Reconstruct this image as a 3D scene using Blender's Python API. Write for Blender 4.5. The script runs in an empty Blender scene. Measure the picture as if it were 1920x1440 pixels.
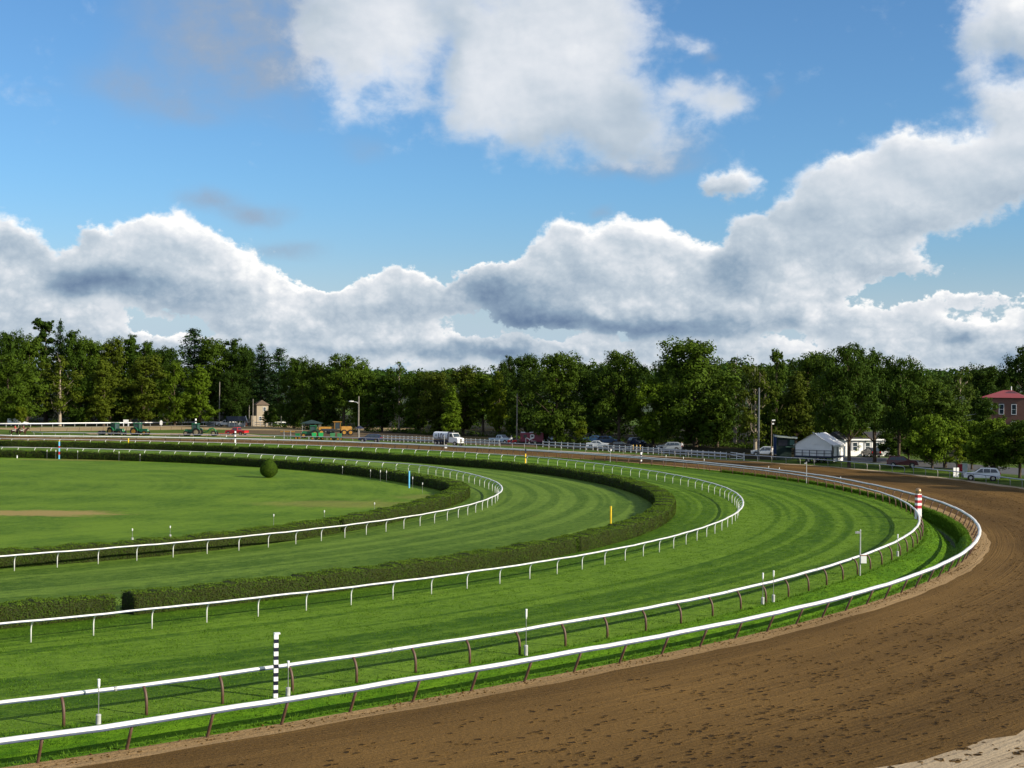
import bpy, bmesh, math, random
from math import sin, cos, pi, radians, sqrt, atan2, exp
from mathutils import Vector, Matrix

scene = bpy.context.scene
COL = scene.collection
random.seed(7)

# ------------------------------------------------------------------ camera figures
FOC, HORIZON, ROLL, EYE = 2746.0, 723.665, 0.009834, 12.0     # pixels of the 1920 wide picture, metres
PITCH = atan2(HORIZON - 720.0, FOC)

def ray(px, py):
    x, y = px - 960.0, py - 720.0
    c, s = cos(ROLL), sin(ROLL)
    xr, up = c * x + s * y, s * x - c * y
    return Vector((xr, FOC * cos(PITCH) - up * sin(PITCH), FOC * sin(PITCH) + up * cos(PITCH)))

def survey(px, py, h=0.0):
    """metres on the ground (or at height h) of a spot measured in the photograph"""
    r = ray(px, py)
    k = -(EYE - h) / r.z
    return Vector((r.x * k, r.y * k, h))

def at_depth(px, py, depth):
    r = ray(px, py)
    k = depth / r.y
    return Vector((r.x * k, depth, EYE + r.z * k))

def height_of(px, py_base, py_top):
    b = survey(px, py_base)
    return at_depth(px, py_top, b.y).z

# ------------------------------------------------------------------ track survey: distance from the turn's centre, every 2 degrees
CX, CY = -95.641, 160.483
PH0, PHS = -100.0, 2.0
TAB = {
    'H1': [91.06,91.06,91.06,91.06,91.06,91.06,91.06,91.06,91.06,91.06,91.06,91.06,91.06,91.06,91.06,91.06,91.06,91.06,91.06,91.06,91.06,91.06,91.06,91.06,91.06,91.06,91.06,91.17,91.54,91.82,91.98,92.02,91.96,91.84,91.69,91.53,91.36,91.18,90.99,90.79,90.59,90.41,90.27,90.18,90.12,90.11,90.14,90.18,90.21,90.17,89.96,89.55,88.93,88.18,87.36,86.53,85.79,85.16,84.59,84.14,83.58,83.04,82.52,81.98,81.44,80.91,80.38,79.85,79.33,78.82,78.33,77.87,77.43,77.02,76.62,76.21,75.77,75.20,74.71,74.24,73.79,73.63,73.29,72.99,72.72,72.49,72.30,72.05,71.84,72.02,73.58,75.30,77.19,79.29,81.60,84.16,86.99,90.14,93.64,97.54,101.92,106.84,112.40,118.73,125.98,134.34,144.08,155.55,169.23,185.79,206.22,232.02,265.57,310.90,375.44,474.52,645.73,1012.15,2346.60,-7341.32,-1431.82,-793.80,-549.58,-420.67,-341.08,-287.11],
    'T2': [93.51,93.51,93.51,93.51,93.51,93.51,93.51,93.51,93.51,93.51,93.51,93.51,93.51,93.51,93.51,93.51,93.51,93.51,93.51,93.51,93.51,93.51,93.51,93.51,93.51,93.51,93.51,93.53,93.65,93.80,93.95,94.09,94.22,94.33,94.45,94.58,94.68,94.78,94.86,94.94,95.00,95.02,95.00,94.96,94.89,94.80,94.72,94.63,94.50,94.32,94.13,93.93,93.71,93.46,93.20,92.97,92.76,92.58,92.42,92.28,92.17,92.09,91.94,91.62,91.01,90.08,89.10,88.51,88.33,87.94,87.64,87.39,87.20,87.05,86.90,86.71,86.44,86.19,85.67,85.15,84.68,84.37,84.00,83.68,83.38,83.30,83.07,82.87,82.69,82.55,82.33,82.17,83.92,86.20,88.72,91.50,94.58,98.00,101.80,106.05,110.80,116.15,122.20,129.08,136.96,146.06,156.65,169.11,183.98,201.99,224.20,252.25,288.72,338.00,408.17,515.89,702.03,1100.39,2551.18,-7981.35,-1556.64,-863.01,-597.49,-457.34,-370.82,-312.14],
    'H2': [113.62,113.62,113.62,113.62,113.62,113.62,113.62,113.62,113.62,113.62,113.62,113.62,113.62,113.62,113.62,113.62,113.62,113.62,113.62,113.62,113.62,113.62,113.62,113.62,113.62,113.52,113.49,113.49,113.53,113.56,113.57,113.56,113.55,113.53,113.52,113.51,113.49,113.46,113.40,113.30,113.17,113.00,112.81,112.61,112.40,112.19,111.97,111.75,111.50,111.23,110.94,110.65,110.36,110.10,109.89,109.65,109.42,109.18,108.94,108.68,108.41,108.10,107.76,107.37,106.94,106.49,106.03,105.61,105.26,105.22,105.03,104.89,104.79,105.08,105.05,105.05,105.08,105.13,105.19,105.28,105.37,105.46,105.56,105.65,105.75,105.84,105.93,105.97,106.05,106.15,106.27,106.44,106.66,106.95,107.20,109.41,113.09,117.18,121.73,126.80,132.49,138.89,146.12,154.35,163.77,174.64,187.31,202.22,219.99,241.52,268.08,301.62,345.23,404.16,488.06,616.87,839.43,1315.77,3050.52,-9543.54,-1861.33,-1031.92,-714.44,-546.86,-443.40,-373.24],
    'T1': [118.75,118.75,118.75,118.75,118.75,118.75,118.75,118.75,118.75,118.75,118.75,118.75,118.75,118.75,118.75,118.75,118.75,118.75,118.75,118.75,118.75,118.75,118.75,118.75,118.75,118.67,118.61,118.62,118.68,118.78,118.88,118.98,119.07,119.15,119.23,119.29,119.32,119.33,119.32,119.32,119.33,119.33,119.34,119.32,119.27,119.20,119.13,119.06,119.00,118.93,118.85,118.73,118.59,118.44,118.30,118.16,118.06,117.97,117.91,117.87,117.85,117.88,117.97,118.13,118.40,118.75,119.07,119.20,119.00,118.56,118.29,118.40,118.33,118.25,118.16,118.04,117.86,117.63,117.37,117.09,116.81,116.56,116.36,116.24,116.18,116.21,116.28,116.39,116.50,116.61,116.71,116.79,116.82,116.79,116.71,116.62,119.57,123.89,128.70,134.07,140.08,146.84,154.49,163.19,173.15,184.65,198.03,213.80,232.59,255.35,283.44,318.89,365.00,427.30,516.01,652.19,887.51,1391.12,3225.22,-10090.07,-1967.92,-1091.02,-755.35,-578.18,-468.79,-394.61],
    'D1': [135.75,135.75,135.75,135.75,135.75,135.75,135.75,135.75,135.75,135.75,135.75,135.75,135.75,135.75,135.75,135.75,135.75,135.75,135.75,135.75,135.75,135.75,135.75,135.75,135.58,135.42,135.29,135.19,135.14,135.13,135.16,135.18,135.15,135.11,135.08,135.09,135.14,135.22,135.32,135.41,135.50,135.56,135.56,135.56,135.57,135.57,135.57,135.56,135.52,135.46,135.37,135.26,135.15,135.10,135.12,135.11,134.91,134.67,134.47,134.22,133.98,133.79,133.62,133.46,133.32,133.21,133.12,133.06,133.01,133.02,133.02,133.01,133.00,132.93,132.87,132.88,133.19,133.44,133.76,133.98,134.20,134.39,134.56,134.69,134.78,134.84,134.85,134.83,134.78,134.69,134.57,134.40,134.19,133.92,133.59,133.19,132.87,135.52,140.78,146.65,153.23,160.63,169.00,178.51,189.41,201.98,216.63,233.87,254.43,279.33,310.05,348.83,399.27,467.42,564.45,713.42,970.83,1521.73,3528.02,-11037.41,-2152.68,-1193.45,-826.27,-632.46,-512.80,-431.66],
    'D2': [140.30,140.30,140.30,140.30,140.30,140.30,140.30,140.30,140.30,140.30,140.30,140.30,140.30,140.30,140.30,140.30,140.30,140.30,140.30,140.30,140.30,140.28,140.24,140.15,139.89,139.68,139.56,139.50,139.51,139.58,139.67,139.76,139.83,139.88,139.91,139.93,139.93,139.92,139.86,139.78,139.70,139.59,139.43,139.27,139.08,138.88,138.66,138.42,138.17,137.92,137.73,137.57,137.45,137.40,137.42,137.42,137.24,137.04,136.85,136.62,136.38,136.19,136.02,135.86,135.72,135.61,135.52,135.46,135.41,135.42,135.42,135.41,135.40,135.33,135.27,135.28,135.59,135.84,136.16,136.38,136.60,136.79,136.96,137.09,137.18,137.24,137.25,137.23,137.18,137.09,136.97,136.80,136.59,136.32,135.99,135.59,135.27,137.92,143.18,149.05,155.63,163.03,171.40,180.91,191.81,204.38,219.03,236.27,256.83,281.73,312.45,351.23,401.67,469.82,566.85,715.82,973.23,1524.13,3530.42,-11035.01,-2150.28,-1191.05,-823.87,-630.06,-510.40,-429.26],
    'D3': [160.55,160.55,160.55,160.55,160.55,160.55,160.55,160.55,160.55,160.55,160.55,160.55,160.55,160.55,160.55,160.55,160.55,160.55,160.55,160.55,160.55,160.55,160.55,160.55,160.55,160.55,160.55,160.55,160.55,160.55,160.55,160.55,160.55,160.55,160.55,160.55,160.55,160.55,160.55,160.55,160.55,160.55,160.55,160.55,160.55,160.55,160.55,160.55,160.55,160.55,160.55,160.55,160.55,160.55,160.53,160.47,160.41,160.37,160.34,160.30,160.21,160.03,159.70,159.14,158.38,157.51,156.67,155.93,155.31,154.82,154.45,154.21,154.09,154.06,154.12,154.23,154.40,154.62,154.90,155.22,155.55,155.85,156.07,155.85,155.82,155.71,155.55,155.35,155.15,154.99,154.88,154.65,154.75,154.95,155.18,155.37,155.57,161.14,167.39,174.37,182.19,190.99,200.94,212.26,225.21,240.16,257.58,278.08,302.52,332.13,368.65,414.77,474.74,555.78,671.15,848.29,1154.35,1809.39,4194.94,-13123.84,-2559.61,-1419.05,-982.47,-752.02,-609.74,-513.26],
    'CI': [217.98,217.98,217.98,217.98,217.98,217.98,217.98,217.98,217.98,217.98,217.98,217.98,217.98,217.98,217.98,217.98,217.98,217.98,217.98,217.98,217.98,217.98,217.98,217.98,217.98,217.98,217.98,217.98,217.98,217.98,217.98,217.98,217.98,217.98,217.98,217.98,217.98,217.98,217.98,217.98,217.98,217.98,217.98,217.98,217.98,217.98,217.98,217.98,217.98,217.98,217.98,217.98,217.98,217.98,217.98,217.98,217.98,217.98,217.98,217.98,217.98,217.98,217.98,217.98,217.98,217.98,217.98,217.98,217.98,217.98,217.98,217.98,217.98,217.98,217.98,217.98,217.98,217.98,217.98,217.98,217.98,217.98,217.98,217.98,217.98,217.98,217.98,217.98,217.98,217.98,217.98,217.98,217.98,216.81,209.60,203.23,197.72,193.04,192.87,200.91,209.92,220.06,231.52,244.56,259.49,276.71,296.78,320.40,348.57,382.68,424.76,477.90,547.00,640.37,773.30,977.39,1330.04,2084.78,4833.40,-15121.27,-2949.18,-1635.03,-1132.00,-866.47,-702.54,-591.37],
    'CO': [259.05,259.05,259.05,259.05,259.05,259.05,259.05,259.05,259.05,259.05,259.05,259.05,259.05,259.05,259.05,259.05,259.05,259.05,259.05,259.05,259.05,259.05,259.05,259.05,259.05,259.05,259.05,259.05,259.05,259.05,259.05,259.05,259.05,259.05,259.05,259.05,259.05,259.05,259.05,259.05,259.05,259.05,259.05,259.05,259.05,259.05,259.05,259.05,259.05,259.05,259.05,259.05,259.05,259.05,259.05,259.05,259.05,259.05,259.05,259.05,259.05,259.05,259.05,259.05,259.05,259.05,259.05,259.05,259.05,259.05,259.05,259.05,259.05,259.05,259.05,259.05,259.05,259.05,259.05,259.05,259.05,259.05,259.05,259.05,259.05,259.05,259.05,259.05,259.05,259.05,259.05,259.05,257.70,253.67,248.77,243.19,237.30,231.45,225.81,220.42,220.01,230.63,242.64,256.31,271.95,290.00,311.03,335.79,365.31,401.06,445.16,500.85,573.27,671.12,810.44,1024.33,1393.92,2184.90,5065.54,-15847.50,-3090.82,-1713.56,-1186.36,-908.09,-736.28,-619.77],
}

def rad_at(key, ph):
    t = TAB[key]
    u = (ph - PH0) / PHS
    i = max(0, min(len(t) - 2, int(math.floor(u))))
    f = max(0.0, min(1.0, u - i))
    # smooth (Catmull-Rom) between the table's entries
    p0, p1, p2, p3 = t[max(i - 1, 0)], t[i], t[i + 1], t[min(i + 2, len(t) - 1)]
    return p1 + 0.5 * f * (p2 - p0 + f * (2 * p0 - 5 * p1 + 4 * p2 - p3 + f * (3 * (p1 - p2) + p3 - p0)))

def on_track(key, ph, off=0.0, z=0.0):
    r = rad_at(key, ph) + off
    a = radians(ph)
    return Vector((CX + r * cos(a), CY + r * sin(a), z))

def phi_of(p):
    return math.degrees(atan2(p.y - CY, p.x - CX))

def outward(key, ph):
    a, b = on_track(key, ph - 0.4), on_track(key, ph + 0.4)
    t = (b - a).normalized()
    return Vector((t.y, -t.x, 0))

# ------------------------------------------------------------------ object helpers
def tag(o, label=None, cat=None, group=None, kind=None):
    if label: o['label'] = label
    if cat: o['category'] = cat
    if group: o['group'] = group
    if kind: o['kind'] = kind
    return o

def empty(name, loc, rz=0.0, label=None, cat=None, group=None):
    o = bpy.data.objects.new(name, None)
    o.empty_display_size = 0.3
    COL.objects.link(o)
    o.location = loc
    o.rotation_euler = (0, 0, rz)
    return tag(o, label, cat, group)

class MB:
    """collects shapes for one mesh"""
    def __init__(self):
        self.v, self.f, self.m, self.s = [], [], [], []
    def face(self, idx, mat=0, smooth=False):
        self.f.append(idx); self.m.append(mat); self.s.append(smooth)
    def add(self, pts, faces, mat=0, smooth=False):
        b = len(self.v)
        self.v.extend([tuple(p) for p in pts])
        for f in faces:
            self.face([b + i for i in f], mat, smooth)
        return self
    def box(self, c, s, rz=0.0, mat=0, top=1.0, M=None):
        """centre, size; top scales the upper face"""
        hx, hy, hz = s[0] / 2, s[1] / 2, s[2] / 2
        pts = []
        for z, k in ((-hz, 1.0), (hz, top)):
            for x, y in ((-hx, -hy), (hx, -hy), (hx, hy), (-hx, hy)):
                x2, y2 = x * k, y * k
                pts.append(Vector((c[0] + x2 * cos(rz) - y2 * sin(rz), c[1] + x2 * sin(rz) + y2 * cos(rz), c[2] + z)))
        if M: pts = [M @ p for p in pts]
        return self.add(pts, [(3, 2, 1, 0), (4, 5, 6, 7), (0, 1, 5, 4), (1, 2, 6, 5), (2, 3, 7, 6), (3, 0, 4, 7)], mat)
    def cyl(self, p0, p1, r0, r1=None, n=10, mat=0, caps=True, smooth=True):
        r1 = r0 if r1 is None else r1
        p0, p1 = Vector(p0), Vector(p1)
        d = (p1 - p0).normalized()
        a = d.orthogonal().normalized(); b = d.cross(a)
        pts = []
        for p, r in ((p0, r0), (p1, r1)):
            for i in range(n):
                t = 2 * pi * i / n
                pts.append(p + a * (r * cos(t)) + b * (r * sin(t)))
        self.add(pts, [(i, (i + 1) % n, n + (i + 1) % n, n + i) for i in range(n)], mat, smooth)
        if caps:
            self.add(pts[:n], [tuple(range(n))[::-1]], mat)
            self.add(pts[n:], [tuple(range(n))], mat)
        return self
    def tube(self, path, r, n=8, mat=0, closed=False, caps=True, smooth=True):
        """round tube along a path; r is a number or one per point"""
        path = [Vector(p) for p in path]
        rs = r if isinstance(r, (list, tuple)) else [r] * len(path)
        b = len(self.v); up0 = None
        for i, p in enumerate(path):
            d = (path[min(i + 1, len(path) - 1)] - path[max(i - 1, 0)])
            d = d.normalized() if d.length > 1e-9 else Vector((0, 0, 1))
            a = d.orthogonal().normalized() if up0 is None else (up0 - d * up0.dot(d)).normalized()
            up0 = a; c = d.cross(a)
            for k in range(n):
                t = 2 * pi * k / n
                self.v.append(tuple(p + a * (rs[i] * cos(t)) + c * (rs[i] * sin(t))))
        for i in range(len(path) - 1):
            for k in range(n):
                self.face([b + i * n + k, b + i * n + (k + 1) % n, b + (i + 1) * n + (k + 1) % n, b + (i + 1) * n + k], mat, smooth)
        if caps:
            self.face([b + k for k in range(n)][::-1], mat)
            e = b + (len(path) - 1) * n
            self.face([e + k for k in range(n)], mat)
        return self
    def sweep(self, path, outs, prof, mat=0, smooth=False, closed_prof=True, mats=None):
        """profile points (outward, up) carried along a ground path"""
        b = len(self.v); n = len(prof)
        for p, o in zip(path, outs):
            for (x, z) in prof:
                self.v.append((p.x + o.x * x, p.y + o.y * x, p.z + z))
        m = n if closed_prof else n - 1
        for i in range(len(path) - 1):
            for k in range(m):
                self.face([b + i * n + k, b + i * n + (k + 1) % n, b + (i + 1) * n + (k + 1) % n, b + (i + 1) * n + k], mats[k] if mats else mat, smooth)
        if closed_prof:
            self.face([b + k for k in range(n)], mat)
            e = b + (len(path) - 1) * n
            self.face([e + k for k in range(n)][::-1], mat)
        return self
    def ball(self, c, r, nu=12, nv=8, mat=0, jitter=0.0, rnd=None):
        rx, ry, rz = r if isinstance(r, (tuple, list)) else (r, r, r)
        pts = [Vector((c[0], c[1], c[2] - rz))]
        for j in range(1, nv):
            t = pi * j / nv
            for i in range(nu):
                a = 2 * pi * i / nu
                k = 1.0 + (rnd.uniform(-jitter, jitter) if rnd else 0)
                pts.append(Vector((c[0] + rx * k * sin(t) * cos(a), c[1] + ry * k * sin(t) * sin(a), c[2] - rz * k * cos(t))))
        pts.append(Vector((c[0], c[1], c[2] + rz)))
        fs = [(0, 1 + (i + 1) % nu, 1 + i) for i in range(nu)]
        for j in range(nv - 2):
            for i in range(nu):
                a = 1 + j * nu
                fs.append((a + i, a + (i + 1) % nu, a + nu + (i + 1) % nu, a + nu + i))
        e = 1 + (nv - 2) * nu; l = len(pts) - 1
        fs += [(e + i, e + (i + 1) % nu, l) for i in range(nu)]
        return self.add(pts, fs, mat, True)
    def prism(self, poly, axis, a, b, mat=0, taper=None):
        """polygon in (u, w) pushed along axis 'x' or 'y' from a to b"""
        def P(u, w, t):
            return (t, u, w) if axis == 'x' else (u, t, w)
        n = len(poly)
        pts = [P(u, w, a) for u, w in poly] + [P(u, w, b) for u, w in poly]
        fs = [(i, (i + 1) % n, n + (i + 1) % n, n + i) for i in range(n)]
        return self.add(pts, fs + [tuple(range(n))[::-1], tuple(range(n, 2 * n))], mat)
    def build(self, name, mats, parent=None, smooth=None, fix=True):
        me = bpy.data.meshes.new(name)
        me.from_pydata(self.v, [], self.f)
        for m in (mats if isinstance(mats, (list, tuple)) else [mats]):
            me.materials.append(m)
        me.polygons.foreach_set('material_index', self.m)
        me.polygons.foreach_set('use_smooth', [bool(s) if smooth is None else smooth for s in self.s])
        me.update()
        if fix and len(self.f) < 60000:
            bm = bmesh.new(); bm.from_mesh(me)
            bmesh.ops.recalc_face_normals(bm, faces=bm.faces)
            bm.to_mesh(me); bm.free()
        o = bpy.data.objects.new(name, me)
        COL.objects.link(o)
        if parent: o.parent = parent
        return o

def copy_part(o, parent):
    c = o.copy(); COL.objects.link(c); c.parent = parent
    return c

def copy_thing(root, loc, rz=0.0, label=None, scale=None):
    r = root.copy(); COL.objects.link(r)
    r.location = loc; r.rotation_euler = (0, 0, rz)
    if scale: r.scale = scale
    if label: r['label'] = label
    for ch in list(root.children):
        c = copy_part(ch, r)
        for g in list(ch.children):
            copy_part(g, c)
    return r

# ------------------------------------------------------------------ materials
class N:
    """short hand for building a node tree"""
    def __init__(self, tree):
        self.t = tree; self.t.nodes.clear()
    def new(self, kind, **kw):
        n = self.t.nodes.new(kind)
        for k, v in kw.items():
            setattr(n, k, v)
        return n
    def link(self, a, b):
        self.t.links.new(a, b)
    def put(self, node, **kw):
        for k, v in kw.items():
            s = node.inputs[k.replace('_', ' ')] if k.replace('_', ' ') in node.inputs else node.inputs[int(k[1:])]
            if hasattr(v, 'is_output') or isinstance(v, bpy.types.NodeSocket):
                self.link(v, s)
            else:
                s.default_value = v
        return node
    def math(self, op, a, b=None, c=None, clamp=False):
        n = self.new('ShaderNodeMath', operation=op); n.use_clamp = clamp
        for i, v in enumerate((a, b, c)):
            if v is None: continue
            if isinstance(v, bpy.types.NodeSocket): self.link(v, n.inputs[i])
            else: n.inputs[i].default_value = v
        return n.outputs[0]
    def vmath(self, op, a, b=None, c=None):
        n = self.new('ShaderNodeVectorMath', operation=op)
        for i, v in enumerate((a, b, c)):
            if v is None: continue
            if isinstance(v, bpy.types.NodeSocket): self.link(v, n.inputs[i])
            else: n.inputs[i].default_value = v
        return n.outputs['Value'] if op in ('LENGTH', 'DOT_PRODUCT', 'DISTANCE') else n.outputs['Vector']
    def noise(self, vec, scale, detail=3.0, rough=0.5, dist=0.0, out='Fac'):
        n = self.new('ShaderNodeTexNoise')
        if vec is not None: self.link(vec, n.inputs['Vector'])
        n.inputs['Scale'].default_value = scale; n.inputs['Detail'].default_value = detail
        n.inputs['Roughness'].default_value = rough; n.inputs['Distortion'].default_value = dist
        return n.outputs[out]
    def mix(self, fac, a, b, mode='MIX'):
        n = self.new('ShaderNodeMix', data_type='RGBA', blend_type=mode)
        n.clamp_factor = True
        for s, v in ((n.inputs[0], fac), (n.inputs[6], a), (n.inputs[7], b)):
            if isinstance(v, bpy.types.NodeSocket): self.link(v, s)
            elif isinstance(v, (int, float)): s.default_value = v
            else: s.default_value = (v[0], v[1], v[2], 1.0)
        return n.outputs[2]
    def ramp(self, fac, lo, hi, a=0.0, b=1.0, smooth=True):
        n = self.new('ShaderNodeMapRange')
        n.interpolation_type = 'SMOOTHSTEP' if smooth else 'LINEAR'
        for s, v in zip(n.inputs[0:5], (fac, lo, hi, a, b)):
            if isinstance(v, bpy.types.NodeSocket): self.link(v, s)
            else: s.default_value = v
        return n.outputs[0]
    def bump(self, h, strength, dist, normal=None):
        n = self.new('ShaderNodeBump')
        n.inputs['Strength'].default_value = strength; n.inputs['Distance'].default_value = dist
        self.link(h, n.inputs['Height'])
        if normal is not None: self.link(normal, n.inputs['Normal'])
        return n.outputs[0]
    def principled(self, col, rough=0.7, metal=0.0, spec=0.3, normal=None, **kw):
        b = self.new('ShaderNodeBsdfPrincipled')
        for s, v in (('Base Color', col), ('Roughness', rough), ('Metallic', metal), ('Specular IOR Level', spec)):
            if isinstance(v, bpy.types.NodeSocket): self.link(v, b.inputs[s])
            elif isinstance(v, (tuple, list)): b.inputs[s].default_value = (v[0], v[1], v[2], 1)
            else: b.inputs[s].default_value = v
        for k, v in kw.items():
            b.inputs[k].default_value = v
        if normal is not None: self.link(normal, b.inputs['Normal'])
        return b.outputs[0]
    def out(self, shader):
        o = self.new('ShaderNodeOutputMaterial')
        self.link(shader, o.inputs['Surface'])

def new_mat(name):
    m = bpy.data.materials.new(name); m.use_nodes = True
    return m, N(m.node_tree)

_MATS = {}
def mat(name, col, rough=0.6, metal=0.0, spec=0.4, var=0.12, scale=2.5, bump=0.0, dirt=None):
    """painted or plain material with a little natural unevenness"""
    if name in _MATS: return _MATS[name]
    m, n = new_mat(name)
    co = n.new('ShaderNodeTexCoord').outputs['Object']
    f = n.noise(co, scale, 5, 0.6)
    c = n.mix(n.ramp(f, 0.3, 0.7), [x * (1 - var) for x in col], [min(1, x * (1 + var)) for x in col])
    if dirt:
        c = n.mix(n.ramp(n.noise(co, scale * 0.6, 6, 0.7), 0.52, 0.72, 0, 0.6), c, dirt)
    nb = n.bump(f, 0.3, bump) if bump else None
    n.out(n.principled(c, n.ramp(f, 0.2, 0.8, max(0.02, rough - 0.08), min(1, rough + 0.08)), metal, spec, nb))
    _MATS[name] = m
    return m

def glass(name='window_glass', tint=(0.02, 0.03, 0.04)):
    if name in _MATS: return _MATS[name]
    m, n = new_mat(name)
    co = n.new('ShaderNodeTexCoord').outputs['Object']
    f = n.noise(co, 1.5, 2)
    n.out(n.principled(n.mix(f, tint, [t * 1.8 for t in tint]), 0.06, 0.0, 0.7))
    _MATS[name] = m
    return m

def track_coords(n):
    """distance from the turn's centre, angle round it, and the plain position"""
    pos = n.new('ShaderNodeNewGeometry').outputs['Position']
    d = n.vmath('SUBTRACT', pos, (CX, CY, 0.0))
    r = n.vmath('LENGTH', n.vmath('MULTIPLY', d, (1, 1, 0)))
    s = n.new('ShaderNodeSeparateXYZ'); n.link(d, s.inputs[0])
    a = n.math('ARCTAN2', s.outputs[1], s.outputs[0])
    return pos, r, a

def along(n, r, a, fr, fa):
    c = n.new('ShaderNodeCombineXYZ')
    n.link(n.math('MULTIPLY', r, fr), c.inputs[0]); n.link(n.math('MULTIPLY', a, fa), c.inputs[1])
    return c.outputs[0]

def turf(name, dark, light, dry, stripes, patch=0.5, bump=0.05, drycover=(0.60, 0.78), bare=None):
    m, n = new_mat(name)
    pos, r, a = track_coords(n)
    fine = n.noise(pos, 7.0, 5, 0.75)
    tuft = n.noise(pos, 1.7, 5, 0.7)
    mott = n.noise(along(n, r, a, 2.6, 110.0), 1.0, 5, 0.72)
    churn = n.noise(along(n, r, a, 0.35, 9.0), 1.0, 3, 0.6)
    strk = n.noise(along(n, r, a, 1.2, 48.0), 1.0, 4, 0.7)
    broad = n.noise(pos, 0.11, 5, 0.65)
    band = n.noise(along(n, r, a, 0.72, 0.8), 1.0, 1.0, 0.5)
    band2 = n.noise(along(n, r, a, 1.5, 2.0), 1.0, 3, 0.6)
    wear = n.noise(along(n, r, a, 1.4, 14.0), 1.0, 4, 0.6)
    k = n.math('ADD', n.math('MULTIPLY', n.ramp(band, 0.455, 0.545), stripes), n.math('MULTIPLY', n.ramp(broad, 0.3, 0.7), patch))
    k = n.math('ADD', k, n.math('MULTIPLY', n.math('SUBTRACT', band2, 0.5), stripes * 1.3))
    k = n.math('ADD', k, n.math('MULTIPLY', n.math('SUBTRACT', tuft, 0.5), 1.1))
    k = n.math('ADD', k, n.math('MULTIPLY', n.math('SUBTRACT', strk, 0.5), n.ramp(churn, 0.35, 0.65, 0.5, 1.5)))
    k = n.math('ADD', k, n.math('MULTIPLY', n.math('SUBTRACT', mott, 0.5), n.ramp(churn, 0.35, 0.65, 0.9, 2.6)))
    k = n.math('ADD', k, n.math('MULTIPLY', n.math('SUBTRACT', fine, 0.5), 1.7))
    k = n.math('ADD', k, 0.10, clamp=True)
    c = n.mix(k, dark, light)
    d = n.math('MULTIPLY', n.ramp(n.noise(pos, 0.16, 5, 0.65), drycover[0], drycover[1], 0, 0.6), n.ramp(wear, 0.35, 0.65))
    c = n.mix(d, c, dry)
    # scattered worn scrapes and divots, darker soil showing
    dv = n.math('MULTIPLY', n.ramp(n.noise(along(n, r, a, 2.2, 130.0), 1.0, 3, 0.6), 0.64, 0.74, 0, 0.55), n.ramp(n.noise(pos, 0.07, 3), 0.45, 0.6))
    c = n.mix(dv, c, (0.030, 0.040, 0.010))
    for (p, rx, ry, amt) in (bare or []):
        q = n.vmath('MULTIPLY', n.vmath('SUBTRACT', pos, (p.x, p.y, 0)), (1 / rx, 1 / ry, 0))
        e = n.math('ADD', n.vmath('LENGTH', q), n.math('MULTIPLY', n.math('SUBTRACT', n.noise(pos, 0.45, 5, 0.7), 0.5), 1.6))
        e = n.math('ADD', e, n.math('MULTIPLY', n.math('SUBTRACT', fine, 0.5), 0.8))
        c = n.mix(n.ramp(e, 0.5, 1.1, amt, 0.0), c, (0.27, 0.20, 0.075))
    h = n.math('ADD', fine, n.math('MULTIPLY', tuft, 1.4))
    n.out(n.principled(c, 0.8, 0, 0.06, n.bump(h, 0.9, bump)))
    return m

def leaf_mat(name, a, b, rough=0.55, trans=0.25):
    """foliage: leaf to leaf variation, some light through the leaves; tinted by the object's own colour"""
    m, n = new_mat(name)
    g = n.new('ShaderNodeNewGeometry')
    oi = n.new('ShaderNodeObjectInfo')
    f = n.math('ADD', n.math('MULTIPLY', g.outputs['Random Per Island'], 0.42), n.math('MULTIPLY', n.noise(g.outputs['Position'], 0.55, 4), 0.62), clamp=True)
    c = n.mix(f, a, b)
    c = n.mix(1.0, c, oi.outputs['Color'], 'MULTIPLY')
    p = n.principled(c, rough, 0, 0.08)
    t = n.new('ShaderNodeBsdfTranslucent'); n.link(n.mix(0.5, c, (0.12, 0.16, 0.02), 'MIX'), t.inputs['Color'])
    mx = n.new('ShaderNodeMixShader'); mx.inputs[0].default_value = trans
    n.link(p, mx.inputs[1]); n.link(t.outputs[0], mx.inputs[2])
    n.out(mx.outputs[0])
    return m

WHITE = mat('white_paint', (0.72, 0.73, 0.74), 0.35, 0, 0.5, 0.05, 1.5, dirt=(0.5, 0.5, 0.46))
RAILWHITE = mat('rail_enamel', (0.66, 0.66, 0.64), 0.35, 0, 0.4, 0.06, 0.8, dirt=(0.46, 0.44, 0.39))
BROWN = mat('brown_post_paint', (0.085, 0.045, 0.03), 0.5, 0, 0.4, 0.2, 6)
GREY = mat('grey_metal', (0.33, 0.34, 0.35), 0.45, 0.3, 0.5, 0.12, 4)
GALV = mat('galvanised_steel', (0.45, 0.46, 0.47), 0.4, 0.5, 0.5, 0.12, 5)
BLACK = mat('black_paint', (0.012, 0.012, 0.022), 0.4, 0, 0.5, 0.2, 3)
RUBBER = mat('tyre_rubber', (0.018, 0.018, 0.018), 0.85, 0, 0.2, 0.2, 6)
WOOD = mat('weathered_wood', (0.17, 0.13, 0.09), 0.85, 0, 0.2, 0.3, 3, 0.01)
DARKSTEEL = mat('dark_steel', (0.03, 0.032, 0.035), 0.5, 0.2, 0.4, 0.2, 4)

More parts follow.
